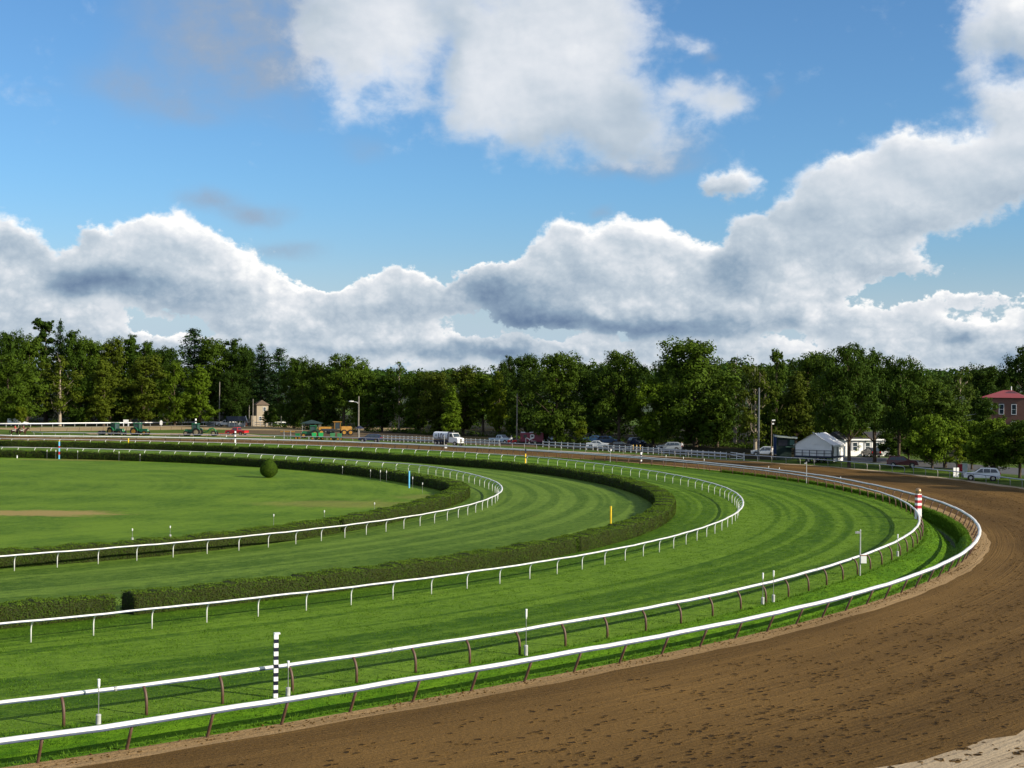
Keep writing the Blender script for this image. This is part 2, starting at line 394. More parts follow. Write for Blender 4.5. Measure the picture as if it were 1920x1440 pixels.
# ------------------------------------------------------------------ light
SUN_DIR = Vector((0.905, -0.425, 0)).normalized()      # on the ground, towards the sun
SUN_EL = radians(24.0)
to_sun = Vector((SUN_DIR.x * cos(SUN_EL), SUN_DIR.y * cos(SUN_EL), sin(SUN_EL)))
ld = bpy.data.lights.new('sun', 'SUN'); ld.energy = 5.0; ld.angle = radians(0.5); ld.color = (1.0, 0.89, 0.70)
lo = bpy.data.objects.new('sun', ld); COL.objects.link(lo)
lo.rotation_euler = (-to_sun).to_track_quat('-Z', 'Y').to_euler()
lo.location = (60, -60, 80)

# ------------------------------------------------------------------ sky with clouds
world = bpy.data.worlds.new('World'); scene.world = world; world.use_nodes = True
n = N(world.node_tree)
sky = n.new('ShaderNodeTexSky', sky_type='NISHITA')
sky.sun_disc = False; sky.sun_elevation = SUN_EL; sky.sun_rotation = atan2(SUN_DIR.x, SUN_DIR.y)
sky.altitude = 100; sky.air_density = 1.0; sky.dust_density = 0.3; sky.ozone_density = 2.5
gen = n.new('ShaderNodeTexCoord').outputs['Generated']
sp = n.new('ShaderNodeSeparateXYZ'); n.link(gen, sp.inputs[0])
az = n.math('MULTIPLY', n.math('ARCTAN2', sp.outputs[0], sp.outputs[1]), 27.46)     # hundreds of picture pixels of angle
el = n.math('MULTIPLY', n.math('ARCSINE', sp.outputs[2]), 27.46)
cmb = n.new('ShaderNodeCombineXYZ'); n.link(az, cmb.inputs[0]); n.link(el, cmb.inputs[1])
uv = cmb.outputs[0]
st = n.vmath('MULTIPLY', uv, (1.0, 1.25, 1.0))
w1 = n.vmath('SUBTRACT', n.noise(st, 0.9, 4, 0.55, out='Color'), (0.5, 0.5, 0.5))
w2 = n.vmath('SUBTRACT', n.noise(st, 0.28, 2, 0.5, out='Color'), (0.5, 0.5, 0.5))
pw = n.vmath('ADD', uv, n.vmath('ADD', n.vmath('MULTIPLY', w1, (1.0, 0.75, 0)), n.vmath('MULTIPLY', w2, (1.4, 0.9, 0))))
w3 = n.vmath('SUBTRACT', n.noise(st, 3.2, 5, 0.6, out='Color'), (0.5, 0.5, 0.5))
pw2 = n.vmath('ADD', uv, n.vmath('ADD', n.vmath('MULTIPLY', w1, (0.60, 0.45, 0)), n.vmath('MULTIPLY', w3, (0.46, 0.40, 0))))
def blobs(lst, p):
    acc = None
    for (x, y, rx, ry, a) in lst:
        x, y, rx, ry = (x - 960) / 100.0, (724 - y) / 100.0, rx / 100.0, ry / 100.0
        q = n.vmath('MULTIPLY_ADD', p, (1 / rx, 1 / ry, 0), (-x / rx, -y / ry, 0))
        e = n.math('POWER', 0.36788, n.vmath('DOT_PRODUCT', q, q))
        acc = n.math('MULTIPLY_ADD', e, a, 0.0 if acc is None else acc)
    return acc
BIG = [(720, 30, 130, 95, .8), (655, 130, 66, 100, .72), (812, 140, 30, 100, -.42), (600, 60, 60, 80, .3), (900, 110, 165, 115, .95), (1085, 70, 120, 130, 1.05), (990, 215, 180, 60, .75),
 (1150, 235, 110, 60, .7), (1335, 195, 55, 34, .8), (1270, 170, 40, 20, .35), (1200, 300, 110, 28, .32), (1310, 90, 30, 16, .45), (-150, 560, 200, 80, .9), (2100, 400, 160, 200, .9), (-200, 200, 220, 80, .6), (2250, 650, 260, 60, .9)]
PUFFS = [(1425, 436, 46, 30, .9), (1500, 452, 66, 34, .95), (1566, 440, 60, 34, .9), (1590, 486, 70, 30, .8), (1660, 492, 60, 24, .7), (1740, 506, 50, 18, .5), (1330, 512, 50, 36, .9), (1715, 292, 44, 34, .85), (1790, 320, 60, 40, .95), (1600, 358, 56, 36, .95), (1545, 392, 56, 34, .9), (1850, 345, 70, 44, .95), (1905, 330, 60, 40, .9),
 (288, 452, 44, 32, 1), (338, 445, 48, 34, 1), (385, 468, 45, 32, 1), (245, 485, 48, 36, 1), (312, 495, 70, 45, 1), (425, 502, 55, 38, .9), (192, 456, 30, 26, .8), (200, 522, 64, 40, 1), (145, 535, 55, 28, .9),
 (300, 552, 110, 42, 1), (432, 548, 80, 50, 1), (512, 562, 58, 52, 1), (480, 604, 90, 36, .9), (565, 600, 40, 28, .8), (15, 462, 60, 40, .85), (85, 492, 48, 36, .8), (25, 545, 60, 42, .9), (95, 590, 90, 42, .9), (5, 615, 80, 36, .9), (190, 612, 90, 32, .9),
 (585, 566, 36, 24, .75), (640, 572, 46, 32, .9), (700, 548, 38, 32, .9), (745, 526, 42, 32, 1), (792, 548, 40, 30, .9), (690, 594, 70, 32, .9), (790, 594, 60, 32, .9), (850, 562, 38, 28, .8), (890, 528, 44, 24, .9), (620, 626, 90, 24, .8), (740, 638, 110, 24, .8),
 (932, 538, 50, 32, 1), (985, 522, 46, 34, 1), (1020, 482, 38, 34, 1), (1060, 442, 46, 32, 1), (1102, 474, 48, 40, 1), (1166, 438, 38, 34, 1), (1212, 441, 40, 32, 1), (1260, 458, 42, 30, 1), (1304, 478, 38, 28, .9), (1142, 512, 66, 48, 1), (1222, 512, 66, 46, 1),
 (1040, 542, 66, 42, 1), (968, 584, 70, 36, 1), (1084, 590, 84, 36, .9), (1180, 584, 80, 40, 1), (1300, 542, 66, 48, 1), (1380, 502, 48, 46, 1), (1290, 606, 110, 30, .9), (1424, 468, 56, 38, .9), (1452, 532, 66, 46, 1), (1512, 582, 56, 42, 1), (1400, 592, 80, 38, .9), (1540, 522, 66, 42, .9),
 (1482, 402, 56, 34, .9), (1540, 352, 46, 36, .95), (1580, 324, 34, 32, 1), (1640, 318, 42, 36, .95), (1666, 290, 30, 30, 1), (1722, 342, 66, 44, 1), (1622, 392, 76, 48, 1), (1702, 412, 76, 42, .9), (1792, 372, 76, 48, 1), (1862, 302, 76, 52, 1), (1922, 250, 66, 52, 1), (1850, 222, 54, 36, .7),
 (1862, 62, 66, 56, .95), (1912, 112, 56, 60, .9), (1792, 96, 40, 44, .5), (1802, 172, 36, 46, .45), (1622, 462, 86, 30, .75), (1382, 346, 46, 26, .9), (1340, 352, 36, 22, .8),
 (1602, 604, 76, 36, .9), (1680, 578, 54, 28, .75), (1762, 564, 56, 20, .65), (1838, 566, 56, 20, .6), (1742, 614, 56, 30, .9), (1822, 624, 56, 32, .9), (1894, 612, 46, 38, .9), (1664, 644, 90, 24, .8), (1802, 654, 90, 22, .8), (1905, 652, 60, 24, .8),
 (100, 652, 200, 20, .85), (350, 656, 190, 20, .85), (600, 662, 190, 18, .8), (900, 652, 170, 22, .85), (1150, 658, 190, 20, .85), (1400, 652, 190, 22, .85), (1600, 672, 200, 16, .8), (960, 690, 1500, 18, .7)]
SHADE = [(190, 542, 100, 32, -.75), (330, 550, 120, 24, -.45), (50, 470, 90, 30, -.35), (915, 538, 80, 28, -.7), (985, 592, 110, 34, -.75), (1080, 525, 70, 40, -.25),
 (1250, 608, 190, 26, -.65), (1375, 505, 40, 44, -.65), (1445, 418, 70, 24, -.35), (765, 592, 60, 20, -.35), (925, 652, 90, 18, -.55), (1600, 445, 120, 30, -.25), (1890, 300, 60, 22, -.25),
 (1760, 612, 30, 14, -.7), (1860, 656, 70, 18, -.5), (1915, 575, 26, 50, -.6), (560, 652, 380, 14, -.3), (1150, 295, 160, 30, -.25), (560, 30, 70, 60, -.3), (815, 150, 40, 110, -.30), (1160, 210, 70, 60, -.2), (1000, 270, 160, 24, -.25), (720, 90, 70, 90, .2), (930, 150, 80, 70, .2),
 (330, 430, 60, 18, .3), (1060, 420, 50, 16, .3), (1225, 428, 80, 22, .3), (520, 590, 50, 44, .3), (1110, 572, 36, 22, .4), (1080, 90, 100, 90, .18), (1850, 50, 80, 70, .2), (1515, 600, 26, 26, .3), (680, 640, 120, 8, .25)]
THIN = [(400, 70, 170, 120, .62), (540, 50, 110, 120, .60), (1260, 270, 90, 40, .35), (1160, 320, 120, 20, .3), (480, 150, 120, 60, .35), (230, 190, 90, 40, .42), (330, 235, 100, 32, .40), (395, 384, 62, 24, .62), (495, 410, 62, 26, .66),
 (680, 290, 60, 30, .35), (560, 250, 60, 30, .2), (1130, 395, 30, 18, .4), (1230, 310, 120, 26, .35), (90, 215, 40, 14, .18), (540, 478, 80, 20, .5), (1320, 120, 24, 16, .4), (1440, 190, 20, 24, .3)]
cov = blobs(BIG, pw)
pf = None; pl = None
for (x, y, rx, ry, a) in PUFFS:
    x, y, rx, ry = (x - 960) / 100.0, (724 - y) / 100.0, rx / 100.0, ry / 100.0
    q = n.vmath('MULTIPLY_ADD', pw2, (1 / rx, 1 / ry, 0), (-x / rx, -y / ry, 0))
    e_ = n.math('MULTIPLY', n.math('POWER', 0.36788, n.vmath('DOT_PRODUCT', q, q)), a)
    pf = e_ if pf is None else n.math('ADD', pf, e_)
    pl = n.math('MULTIPLY_ADD', e_, n.vmath('DOT_PRODUCT', q, (0.45, 0.85, 0)), 0.0 if pl is None else pl)
side = n.math('DIVIDE', pl, n.math('MAXIMUM', pf, 0.25))
cov = n.math('ADD', cov, pf)
shd = blobs(SHADE, pw)
thin = blobs(THIN, n.vmath('ADD', uv, n.vmath('MULTIPLY', w1, (0.8, 0.5, 0))))
# other parts of the sky, outside the photograph's view, carry scattered cloud too
far = n.ramp(n.vmath('LENGTH', n.vmath('MULTIPLY', uv, (1 / 14.0, 1 / 9.5, 0))), 0.9, 1.4)
cov = n.math('MULTIPLY_ADD', n.math('MULTIPLY', far, n.noise(gen, 3.0, 4)), 1.0, cov)
f1 = n.noise(st, 1.35, 8, 0.60, 0.15)
f2 = n.noise(n.vmath('ADD', st, (0.07, 0.10, 0)), 1.35, 6, 0.56, 0.15)
def billow(scale, det):
    return n.math('ABSOLUTE', n.math('MULTIPLY_ADD', n.noise(st, scale, det, 0.5, 0.1), 2.0, -1.0))
bl = n.math('ADD', n.math('MULTIPLY', billow(1.7, 1.0), 0.55), n.math('ADD', n.math('MULTIPLY', billow(3.9, 1.0), 0.35), n.math('MULTIPLY', billow(8.5, 1.5), 0.25)))
low = n.ramp(el, 1.0, 4.4, 1.0, 0.12)
g1 = n.noise(st, 0.8, 3.5, 0.5)
g2 = n.noise(n.vmath('ADD', st, (0.22, 0.26, 0)), 0.8, 3.5, 0.5)
soft = n.ramp(el, 1.2, 5.0, 0.08, 0.44)
dens = n.math('MULTIPLY_ADD', n.math('SUBTRACT', f1, 0.5), n.ramp(el, 1.0, 4.0, 1.45, 1.2), cov)
dens = n.math('MULTIPLY_ADD', n.math('MULTIPLY', n.math('SUBTRACT', bl, 0.26), low), 0.75, dens)
mask = n.ramp(dens, n.math('SUBTRACT', 0.52, soft), n.math('ADD', 0.52, soft))
mask = n.math('MULTIPLY', mask, n.ramp(el, 0.4, 5.5, 0.98, 0.93))
relief = n.math('ADD', n.math('MULTIPLY', n.math('SUBTRACT', g1, g2), n.ramp(el, 1.0, 5.0, 0.30, 0.25)), n.math('MULTIPLY', n.math('SUBTRACT', f1, f2), n.ramp(el, 1.0, 4.5, 0.55, 0.16)))
relief = n.math('MULTIPLY_ADD', n.math('MULTIPLY', n.math('SUBTRACT', bl, 0.27), low), 0.42, relief)
relief = n.math('MULTIPLY_ADD', side, 0.34, relief)
rim = n.ramp(dens, 0.42, 0.95, 0.16, -0.02)
lum = n.math('ADD', n.math('ADD', n.math('MULTIPLY_ADD', shd, 0.60, 0.75), relief), rim, clamp=True)
cr = n.new('ShaderNodeValToRGB'); n.link(lum, cr.inputs[0])
e = cr.color_ramp.elements
e[0].position = 0.0; e[0].color = (0.125, 0.195, 0.32, 1)
e[1].position = 1.0; e[1].color = (1.0, 0.99, 0.97, 1)
for p, c in ((0.35, (0.27, 0.365, 0.475, 1)), (0.65, (0.52, 0.59, 0.66, 1)), (0.85, (0.76, 0.785, 0.82, 1))):
    k = e.new(p); k.color = c
SKY = 0.064
skyc = n.mix(1.0, sky.outputs[0], n.mix(n.ramp(el, 0.2, 4.0), (SKY * 0.98, SKY * 0.98, SKY * 1.16), (SKY * 0.76, SKY * 1.12, SKY * 1.42)), 'MULTIPLY')
skyc = n.mix(n.ramp(el, 0.3, 2.6, 0.85, 0.0), skyc, (0.30, 0.40, 0.50))
tm = n.math('MULTIPLY', n.ramp(thin, 0.08, 0.75), n.ramp(f1, 0.25, 0.7, 0.35, 0.85))
skyc = n.mix(tm, skyc, (0.215, 0.262, 0.335))
cloud = n.mix(mask, skyc, n.mix(1.0, cr.outputs[0], (0.69, 0.69, 0.69), 'MULTIPLY'))
ground_side = n.ramp(sp.outputs[2], -0.02, 0.0)
cloud = n.mix(ground_side, (0.03, 0.04, 0.015), cloud)
bg = n.new('ShaderNodeBackground'); n.link(cloud, bg.inputs[0]); bg.inputs[1].default_value = 1.0
wo = n.new('ShaderNodeOutputWorld'); n.link(bg.outputs[0], wo.inputs[0])
world.cycles.sampling_method = 'MANUAL'; world.cycles.sample_map_resolution = 512

# ------------------------------------------------------------------ ground
def ring(name, fa, fb, mats, ph0=-100.0, ph1=128.0, step=1.0, rows=1, zf=None, kind='structure', smooth=True):
    """ground between two lines round the turn; fa and fb give the distance from the centre at an angle"""
    mb = MB(); cnt = int(round((ph1 - ph0) / step)) + 1
    for i in range(cnt):
        ph = ph0 + step * i; a = radians(ph)
        ra, rb = fa(ph), fb(ph)
        for j in range(rows + 1):
            t = j / rows; r = ra + (rb - ra) * t
            mb.v.append((CX + r * cos(a), CY + r * sin(a), zf(ph, t) if zf else 0.0))
    w = rows + 1
    for i in range(cnt - 1):
        for j in range(rows):
            mb.face([i * w + j, i * w + j + 1, (i + 1) * w + j + 1, (i + 1) * w + j], 0, smooth)
    o = mb.build(name, mats, fix=False)
    return tag(o, kind=kind)

R = lambda key, off=0.0: (lambda ph: rad_at(key, ph) + off)

BARE = [(survey(70, 962), 9.0, 3.6, .9), (survey(640, 945), 10, 5, .30), (survey(150, 862.5), 12, 3, .35), (survey(830, 932), 6, 5, .25)]
TURF_IN = turf('infield_grass', (0.046, 0.102, 0.007), (0.112, 0.190, 0.016), (0.20, 0.165, 0.04), 0.16, 0.85, 0.06, (0.60, 0.80), BARE)
TURF_MID = turf('inner_course_grass', (0.040, 0.086, 0.008), (0.122, 0.198, 0.027), (0.12, 0.11, 0.03), 0.42, 0.30, 0.07)
TURF_OUT = turf('outer_course_grass', (0.029, 0.076, 0.003), (0.116, 0.205, 0.016), (0.11, 0.12, 0.02), 0.50, 0.22, 0.07)
TURF_EDGE = turf('verge_grass', (0.038, 0.105, 0.003), (0.100, 0.205, 0.008), (0.15, 0.15, 0.03), 0.1, 0.6, 0.10)
TURF_WILD = turf('rough_grass', (0.030, 0.066, 0.007), (0.085, 0.130, 0.016), (0.15, 0.12, 0.055), 0.0, 0.8, 0.08, (0.5, 0.7))

def dirt(name, dark, mid, light, clod=1.0, streak=0.5):
    m, n = new_mat(name)
    pos, r, a = track_coords(n)
    fine = n.noise(pos, 10.0, 5, 0.75)
    clods = n.noise(pos, 3.6, 5, 0.72, 0.3)
    lines = n.noise(along(n, r, a, 1.6, 3.0), 1.0, 4, 0.6)
    rake = n.noise(along(n, r, a, 7.5, 6.0), 1.0, 2, 0.5)
    big = n.noise(along(n, r, a, 0.20, 2.0), 1.0, 4, 0.6)
    damp = n.noise(pos, 0.10, 4, 0.6)
    k = n.math('ADD', n.math('MULTIPLY', n.ramp(lines, 0.3, 0.7), streak), n.math('MULTIPLY', n.ramp(big, 0.35, 0.65), 0.62))
    k = n.math('ADD', k, n.math('MULTIPLY', n.math('SUBTRACT', damp, 0.5), 0.9))
    k = n.math('ADD', k, n.math('MULTIPLY', n.math('SUBTRACT', rake, 0.5), 0.35))
    k = n.math('ADD', n.math('SUBTRACT', k, 0.08), n.math('MULTIPLY', n.math('SUBTRACT', fine, 0.5), 1.9), clamp=True)
    c = n.mix(k, dark, mid)
    c = n.mix(n.ramp(clods, 0.56, 0.78, 0, 0.6), c, light)
    h = n.math('ADD', n.math('MULTIPLY', clods, 1.3 * clod), n.math('ADD', n.math('MULTIPLY', fine, 0.55), n.math('MULTIPLY', rake, 0.9)))
    n.out(n.principled(c, 0.9, 0, 0.08, n.bump(h, 0.85, 0.08 * clod)))
    return m
DIRT = dirt('track_dirt', (0.074, 0.042, 0.012), (0.160, 0.093, 0.029), (0.200, 0.124, 0.047), 1.0, 0.22)
SAND = dirt('edge_sand', (0.20, 0.130, 0.058), (0.33, 0.225, 0.115), (0.40, 0.29, 0.16), 1.0, 0.4)
PALE = dirt('pale_outer_sand', (0.26, 0.20, 0.13), (0.38, 0.30, 0.20), (0.44, 0.36, 0.25), 0.8, 0.5)
CHUTE = dirt('chute_dirt', (0.25, 0.19, 0.10), (0.34, 0.265, 0.155), (0.38, 0.30, 0.19), 0.6, 0.4)
LOT = dirt('lot_dirt', (0.075, 0.055, 0.032), (0.15, 0.112, 0.07), (0.20, 0.15, 0.10), 0.6, 0.3)
SHADED_LITTER = dirt('shade_dark_litter_soil', (0.012, 0.012, 0.006), (0.035, 0.032, 0.014), (0.05, 0.045, 0.02), 0.6, 0.2)  # litter and soil, darkened to hold the shade of the trees
ASPHALT = mat('asphalt', (0.075, 0.076, 0.08), 0.85, 0, 0.25, 0.2, 1.2, 0.004)

ring('infield_lawn', lambda ph: 0.0, R('H1'), TURF_IN, rows=6)
ring('inner_turf_course', R('H1'), R('H2'), TURF_MID, rows=4)
ring('outer_turf_course', R('H2'), R('D1'), TURF_OUT, rows=4)

SANDR = lambda ph: rad_at('D2', ph) + 1.0 + .28 * exp(-((ph + 5) / 22.0) ** 2) + .05 * sin(ph * .9) + .06 * sin(ph * 2.3) + .03 * sin(ph * 6.1)
def ditch_depth(ph):
    g = lambda c, w: exp(-((ph - c) / w) ** 2)
    return 0.30 + 0.95 * g(-4, 17) + 0.25 * g(-28, 14)
PROFILE = [(0, 0), (.10, 0.0), (.22, -.10), (.36, -.34), (.48, -.66), (.57, -.95), (.63, -1.0), (.70, -1.0), (.76, -.72), (.83, -.22), (.89, -.02), (1, 0)]
def prof(t):
    for (a, x), (b, y) in zip(PROFILE, PROFILE[1:]):
        if t <= b: return x + (y - x) * (t - a) / (b - a)
    return 0.0
def ditch_z(ph, t):
    return ditch_depth(ph) * prof(t)
rv = random.Random(3)
ring('grass_verge', R('D1'), R('D2', -0.15), TURF_EDGE, step=0.5, rows=36, zf=lambda ph, t: ditch_z(ph, t) + (rv.uniform(-.03, .03) if 0.02 < t < .98 else 0))
ring('sandy_track_edge', R('D2', -0.15), SANDR, SAND, step=0.5, rows=8,
     zf=lambda ph, t: 0.0 if t in (0, 1) else rv.uniform(-.025, .045) * (1.2 - t))
PALER = lambda ph: rad_at('D3', ph) - 1.5 - 2.1 / (1 + math.exp((ph + 26) / 4.0)) + .35 * sin(ph * 1.1) + .2 * sin(ph * 2.7) + .12 * sin(ph * 7.1)
ring('dirt_track', SANDR, PALER, DIRT, step=0.5, rows=24)
ring('outer_sand_strip', PALER, R('D3', 0.2), PALE, step=0.5, rows=4,
     zf=lambda ph, t: 0.0 if t in (0, 1) else rv.uniform(-.02, .03))
# everything outside the track, out to the horizon, plus the far sector behind the infield
mb = MB()
rr = [0, 6, 14, 26, 45, 80, 140, 300, 700, 1800, 5000]
angs = [PH0 + 2.0 * i for i in range(115)]
for ph in angs:
    a = radians(ph); r0 = rad_at('D3', ph) + 0.2
    for q in rr:
        mb.v.append((CX + (r0 + q) * cos(a), CY + (r0 + q) * sin(a), 0.0))
w = len(rr)
for i in range(len(angs) - 1):
    for j in range(w - 1):
        mb.face([i * w + j, i * w + j + 1, (i + 1) * w + j + 1, (i + 1) * w + j], 0, True)
b = len(mb.v); mb.v.append((CX, CY, 0.0))
rim = [radians(128 + 12 * i) for i in range(12)]
for a in rim: mb.v.append((CX + 6000 * cos(a), CY + 6000 * sin(a), 0.0))
for i in range(11): mb.face([b, b + 1 + i, b + 2 + i], 0, True)
tag(mb.build('ground', TURF_WILD, fix=False), kind='structure')

# water standing in the bottom of the ditch
PUD, n2 = new_mat('ditch_water')
p2 = n2.new('ShaderNodeNewGeometry').outputs['Position']
n2.out(n2.principled((0.10, 0.11, 0.11), 0.06, 0, 0.8, n2.bump(n2.noise(p2, 5, 3), 0.15, 0.01)))
mb = MB(); rv = random.Random(5)
for i in range(60):
    ph = -17 + i * 0.45
    t0 = 0.575 + rv.uniform(-.02, .02); t1 = 0.735 + rv.uniform(-.02, .02)
    pinch = min(1.0, min(i, 59 - i) / 8.0)
    m_, h_ = (t0 + t1) / 2, (t1 - t0) / 2 * (0.15 + 0.85 * pinch)
    for t in (m_ - h_, m_ + h_):
        p = on_track('D1', ph); q = on_track('D2', ph, -0.15)
        p = p.lerp(q, t); mb.v.append((p.x, p.y, -ditch_depth(ph) * 0.93))
for i in range(59): mb.face([2 * i, 2 * i + 1, 2 * i + 3, 2 * i + 2], 0, True)
tag(mb.build('ditch_water', PUD, fix=False), kind='structure')

# camera
cd = bpy.data.cameras.new('camera'); cam = bpy.data.objects.new('camera', cd); COL.objects.link(cam)
cd.sensor_width = 36.0; cd.lens = FOC / 1920.0 * 36.0; cd.clip_start = 0.5; cd.clip_end = 9000
f = Vector((0, cos(PITCH), sin(PITCH))); r0 = Vector((1, 0, 0)); u0 = Vector((0, -sin(PITCH), cos(PITCH)))
c_, s_ = cos(ROLL), sin(ROLL)
right = r0 * c_ + u0 * s_; up = r0 * (-s_) + u0 * c_
mw = Matrix((right, up, -f)).transposed().to_4x4(); mw.translation = (0, 0, EYE)
cam.matrix_world = mw
scene.camera = cam
scene.view_settings.view_transform = 'Standard'; scene.view_settings.look = 'None'
scene.view_settings.exposure = 0.62; scene.view_settings.gamma = 1.0
scene.cycles.max_bounces = 5; scene.cycles.diffuse_bounces = 3; scene.cycles.glossy_bounces = 2
scene.cycles.transmission_bounces = 3; scene.cycles.transparent_max_bounces = 4

# ------------------------------------------------------------------ running rails
def arc_table(key, a, b, step=0.2):
    pts = []; s = 0.0; last = None; ph = a
    while ph <= b:
        p = on_track(key, ph)
        if last is not None: s += (p - last).length
        pts.append((ph, s)); last = p; ph += step
    return pts
def phis_spaced(key, anchor, spacing, a, b):
    t = arc_table(key, a, b + 0.45)
    s_of = lambda ph: next(s0 + (s1 - s0) * (ph - p0) / (p1 - p0) for (p0, s0), (p1, s1) in zip(t, t[1:]) if p0 <= ph <= p1)
    sa = s_of(anchor); k0 = -int(sa // spacing); out = []
    j = 0; s = sa + k0 * spacing
    while s <= t[-1][1]:
        while j < len(t) - 2 and t[j + 1][1] < s: j += 1
        (p0, s0), (p1, s1) = t[j], t[j + 1]
        out.append(p0 + (p1 - p0) * (s - s0) / max(1e-6, s1 - s0)); s += spacing
    return out

def post_path(kind):
    if kind == 'goose_out':      # straight below, bends out over the turf
        return [(0, 0, -.1), (0, 0, .55), (.03, 0, .70), (.12, 0, .82), (.28, 0, .93), (.40, 0, .97)], .032
    if kind == 'goose_in':       # wide curved brown post bending in
        return [(0, 0, -.15), (0, 0, .35), (-.02, 0, .55), (-.08, 0, .74), (-.19, 0, .90), (-.27, 0, .96)], .058
    if kind == 'lean_out':
        return [(0, 0, -.55), (0, 0, 0.0), (.22, 0, .5), (.42, 0, .94)], .056
    if kind == 'lean_in':
        return [(0, 0, -.1), (-.05, 0, .3), (-.3, 0, .93)], .045
    if kind == 'seven':          # outer rail of the dirt track: short curved arm
        return [(0, 0, -.1), (0, 0, .62), (-.05, 0, .80), (-.2, 0, .95)], .045
    return [(0, 0, -.1), (0, 0, .95)], .035
def profile(w, h):
    """rounded extrusion; a flat lower lip as on aluminium race rails"""
    k = []
    for i in range(12):
        t = 2 * pi * i / 12
        k.append((w / 2 * (abs(cos(t)) ** .6) * (1 if cos(t) > 0 else -1) * (1.0 if sin(t) > -.3 else .93), h / 2 * (abs(sin(t)) ** .8) * (1 if sin(t) > 0 else -1)))
    return k

def running_rail(name, label, key, kind, off, anchor, spacing, a, b, w, h, top, rail_mat, post_mat, group, joints=0, rail_a=None, rail_b=None):
    mid = on_track(key, (a + b) / 2)
    root = empty(name, mid, 0, label, 'running rail', group)
    inv = Matrix.Translation(-mid)
    ra, rb = (a if rail_a is None else rail_a), (b if rail_b is None else rail_b)
    cnt = int((rb - ra) / 0.5) + 1
    phs = [ra + (rb - ra) * i / (cnt - 1) for i in range(cnt)]
    path = [on_track(key, p) - mid + Vector((0, 0, top - h / 2)) for p in phs]
    outs = [outward(key, p) for p in phs]
    path = [p + o * (off + .012 * sin(i * 1.7 + off * 9)) + Vector((0, 0, .010 * sin(i * .9 + off * 5) + .006 * sin(i * 2.3))) for i, (p, o) in enumerate(zip(path, outs))]
    pr = profile(w, h)
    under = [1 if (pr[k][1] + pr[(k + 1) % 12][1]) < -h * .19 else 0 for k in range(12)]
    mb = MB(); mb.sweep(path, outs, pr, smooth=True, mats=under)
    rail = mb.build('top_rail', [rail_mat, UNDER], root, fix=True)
    ps = [p for p in phis_spaced(key, anchor, spacing, a - 2, b) if a <= p <= b]
    pth, r = post_path(kind)
    k = (top - h / 2) / .97
    proto = MB().tube([(x * abs(off) / abs(pth[-1][0]) if pth[-1][0] else 0, y, z * k if z > 0 else z) for x, y, z in pth], r, 8).build('post', post_mat, root)
    ps.sort(key=lambda p: (on_track(key, p) - Vector((0, 0, 0))).length)
    rest = MB(); src = proto.data
    for i, p in enumerate(ps):
        o = outward(key, p); loc = on_track(key, p) - mid; rz = atan2(o.y, o.x)
        if i < 100:
            c = proto if i == 0 else copy_part(proto, root)
            c.location = loc; c.rotation_euler = (0, 0, rz)
        else:
            mm = Matrix.Translation(loc) @ Matrix.Rotation(rz, 4, 'Z')
            rest.add([mm @ v.co for v in src.vertices], [tuple(f.vertices) for f in src.polygons], 0, True)
    if rest.f:
        tag(rest.build('post', post_mat, root, fix=False), kind='stuff')
    if joints:
        for j, p in enumerate(phis_spaced(key, anchor + joints * .21, spacing * joints, max(a, -60), 12)):
            o = outward(key, p); c = on_track(key, p) - mid + o * off + Vector((0, 0, top - h / 2)); t = Vector((-o.y, o.x, 0))
            sl = MB().sweep([c - t * .05, c + t * .05], [o, o], profile(w * 1.10, h * 1.10), smooth=True).build('joint_sleeve', GREY, root)
            if j > 14: break
    return root

D3W = mat('shade_greyed_rail_paint', (.40, .43, .48), .45, 0, .4, .08, 1)  # rail white greyed to hold the shade of the trees
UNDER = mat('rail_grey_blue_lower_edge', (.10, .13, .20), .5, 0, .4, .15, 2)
RAILS = 'running rails around the turn'
running_rail('running_rail', 'innermost thin white rail on white bent posts, just outside the inner hedge', 'T2', 'goose_out', .42, -46.56, 2.87, -66, 104, .17, .11, 1.10, RAILWHITE, WHITE, RAILS)
running_rail('running_rail', 'thin white rail on white bent posts running outside the outer hedge', 'T1', 'goose_out', .42, -51.67, 3.034, -66, 104, .17, .11, 1.10, RAILWHITE, WHITE, RAILS)
running_rail('running_rail', 'white rail on curved brown posts along the outer edge of the turf course', 'D1', 'goose_in', -.30, -53.80, 3.08, -66, 102, .19, .16, 1.10, RAILWHITE, BROWN, RAILS, joints=4)
running_rail('running_rail', 'broad white rail on leaning brown posts along the inside of the dirt track', 'D2', 'lean_out', .42, -54.77, 2.93, -66, 100, .25, .21, 1.06, RAILWHITE, BROWN, RAILS)
ph_gap = phi_of(survey(1724, 888)); ph_end = phi_of(survey(78, 816))
running_rail('running_rail', 'outer rail of the dirt track passing tractors, trucks and white tent', 'D3', 'seven', -.22, ph_gap + .4, 3.05, ph_gap + .4, ph_end, .16, .13, 1.05, D3W, GREY, RAILS)
running_rail('running_rail', 'outer dirt track rail in front of the white estate car at the right edge', 'D3', 'seven', -.22, ph_gap - .4, 3.05, ph_gap - 30, ph_gap - .4, .18, .14, 1.08, D3W, GREY, RAILS)
ph_c0, ph_c1 = phi_of(survey(392, 805)), phi_of(survey(66, 809))
running_rail('running_rail', 'dull rail on leaning dark posts in front of the far pale dirt chute', 'CI', 'lean_in', -.35, ph_c0 + .2, 3.06, ph_c0, ph_c1, .12, .10, 1.05, mat('dull_rail', (.25, .21, .15), .7), BROWN, RAILS)
running_rail('running_rail', 'bright white rail on the far side of the chute, below the dark wood', 'CO', 'plain', .0001, 86, 3.05, phi_of(survey(520, 800)), 101, .30, .40, 1.15, RAILWHITE, WHITE, RAILS)

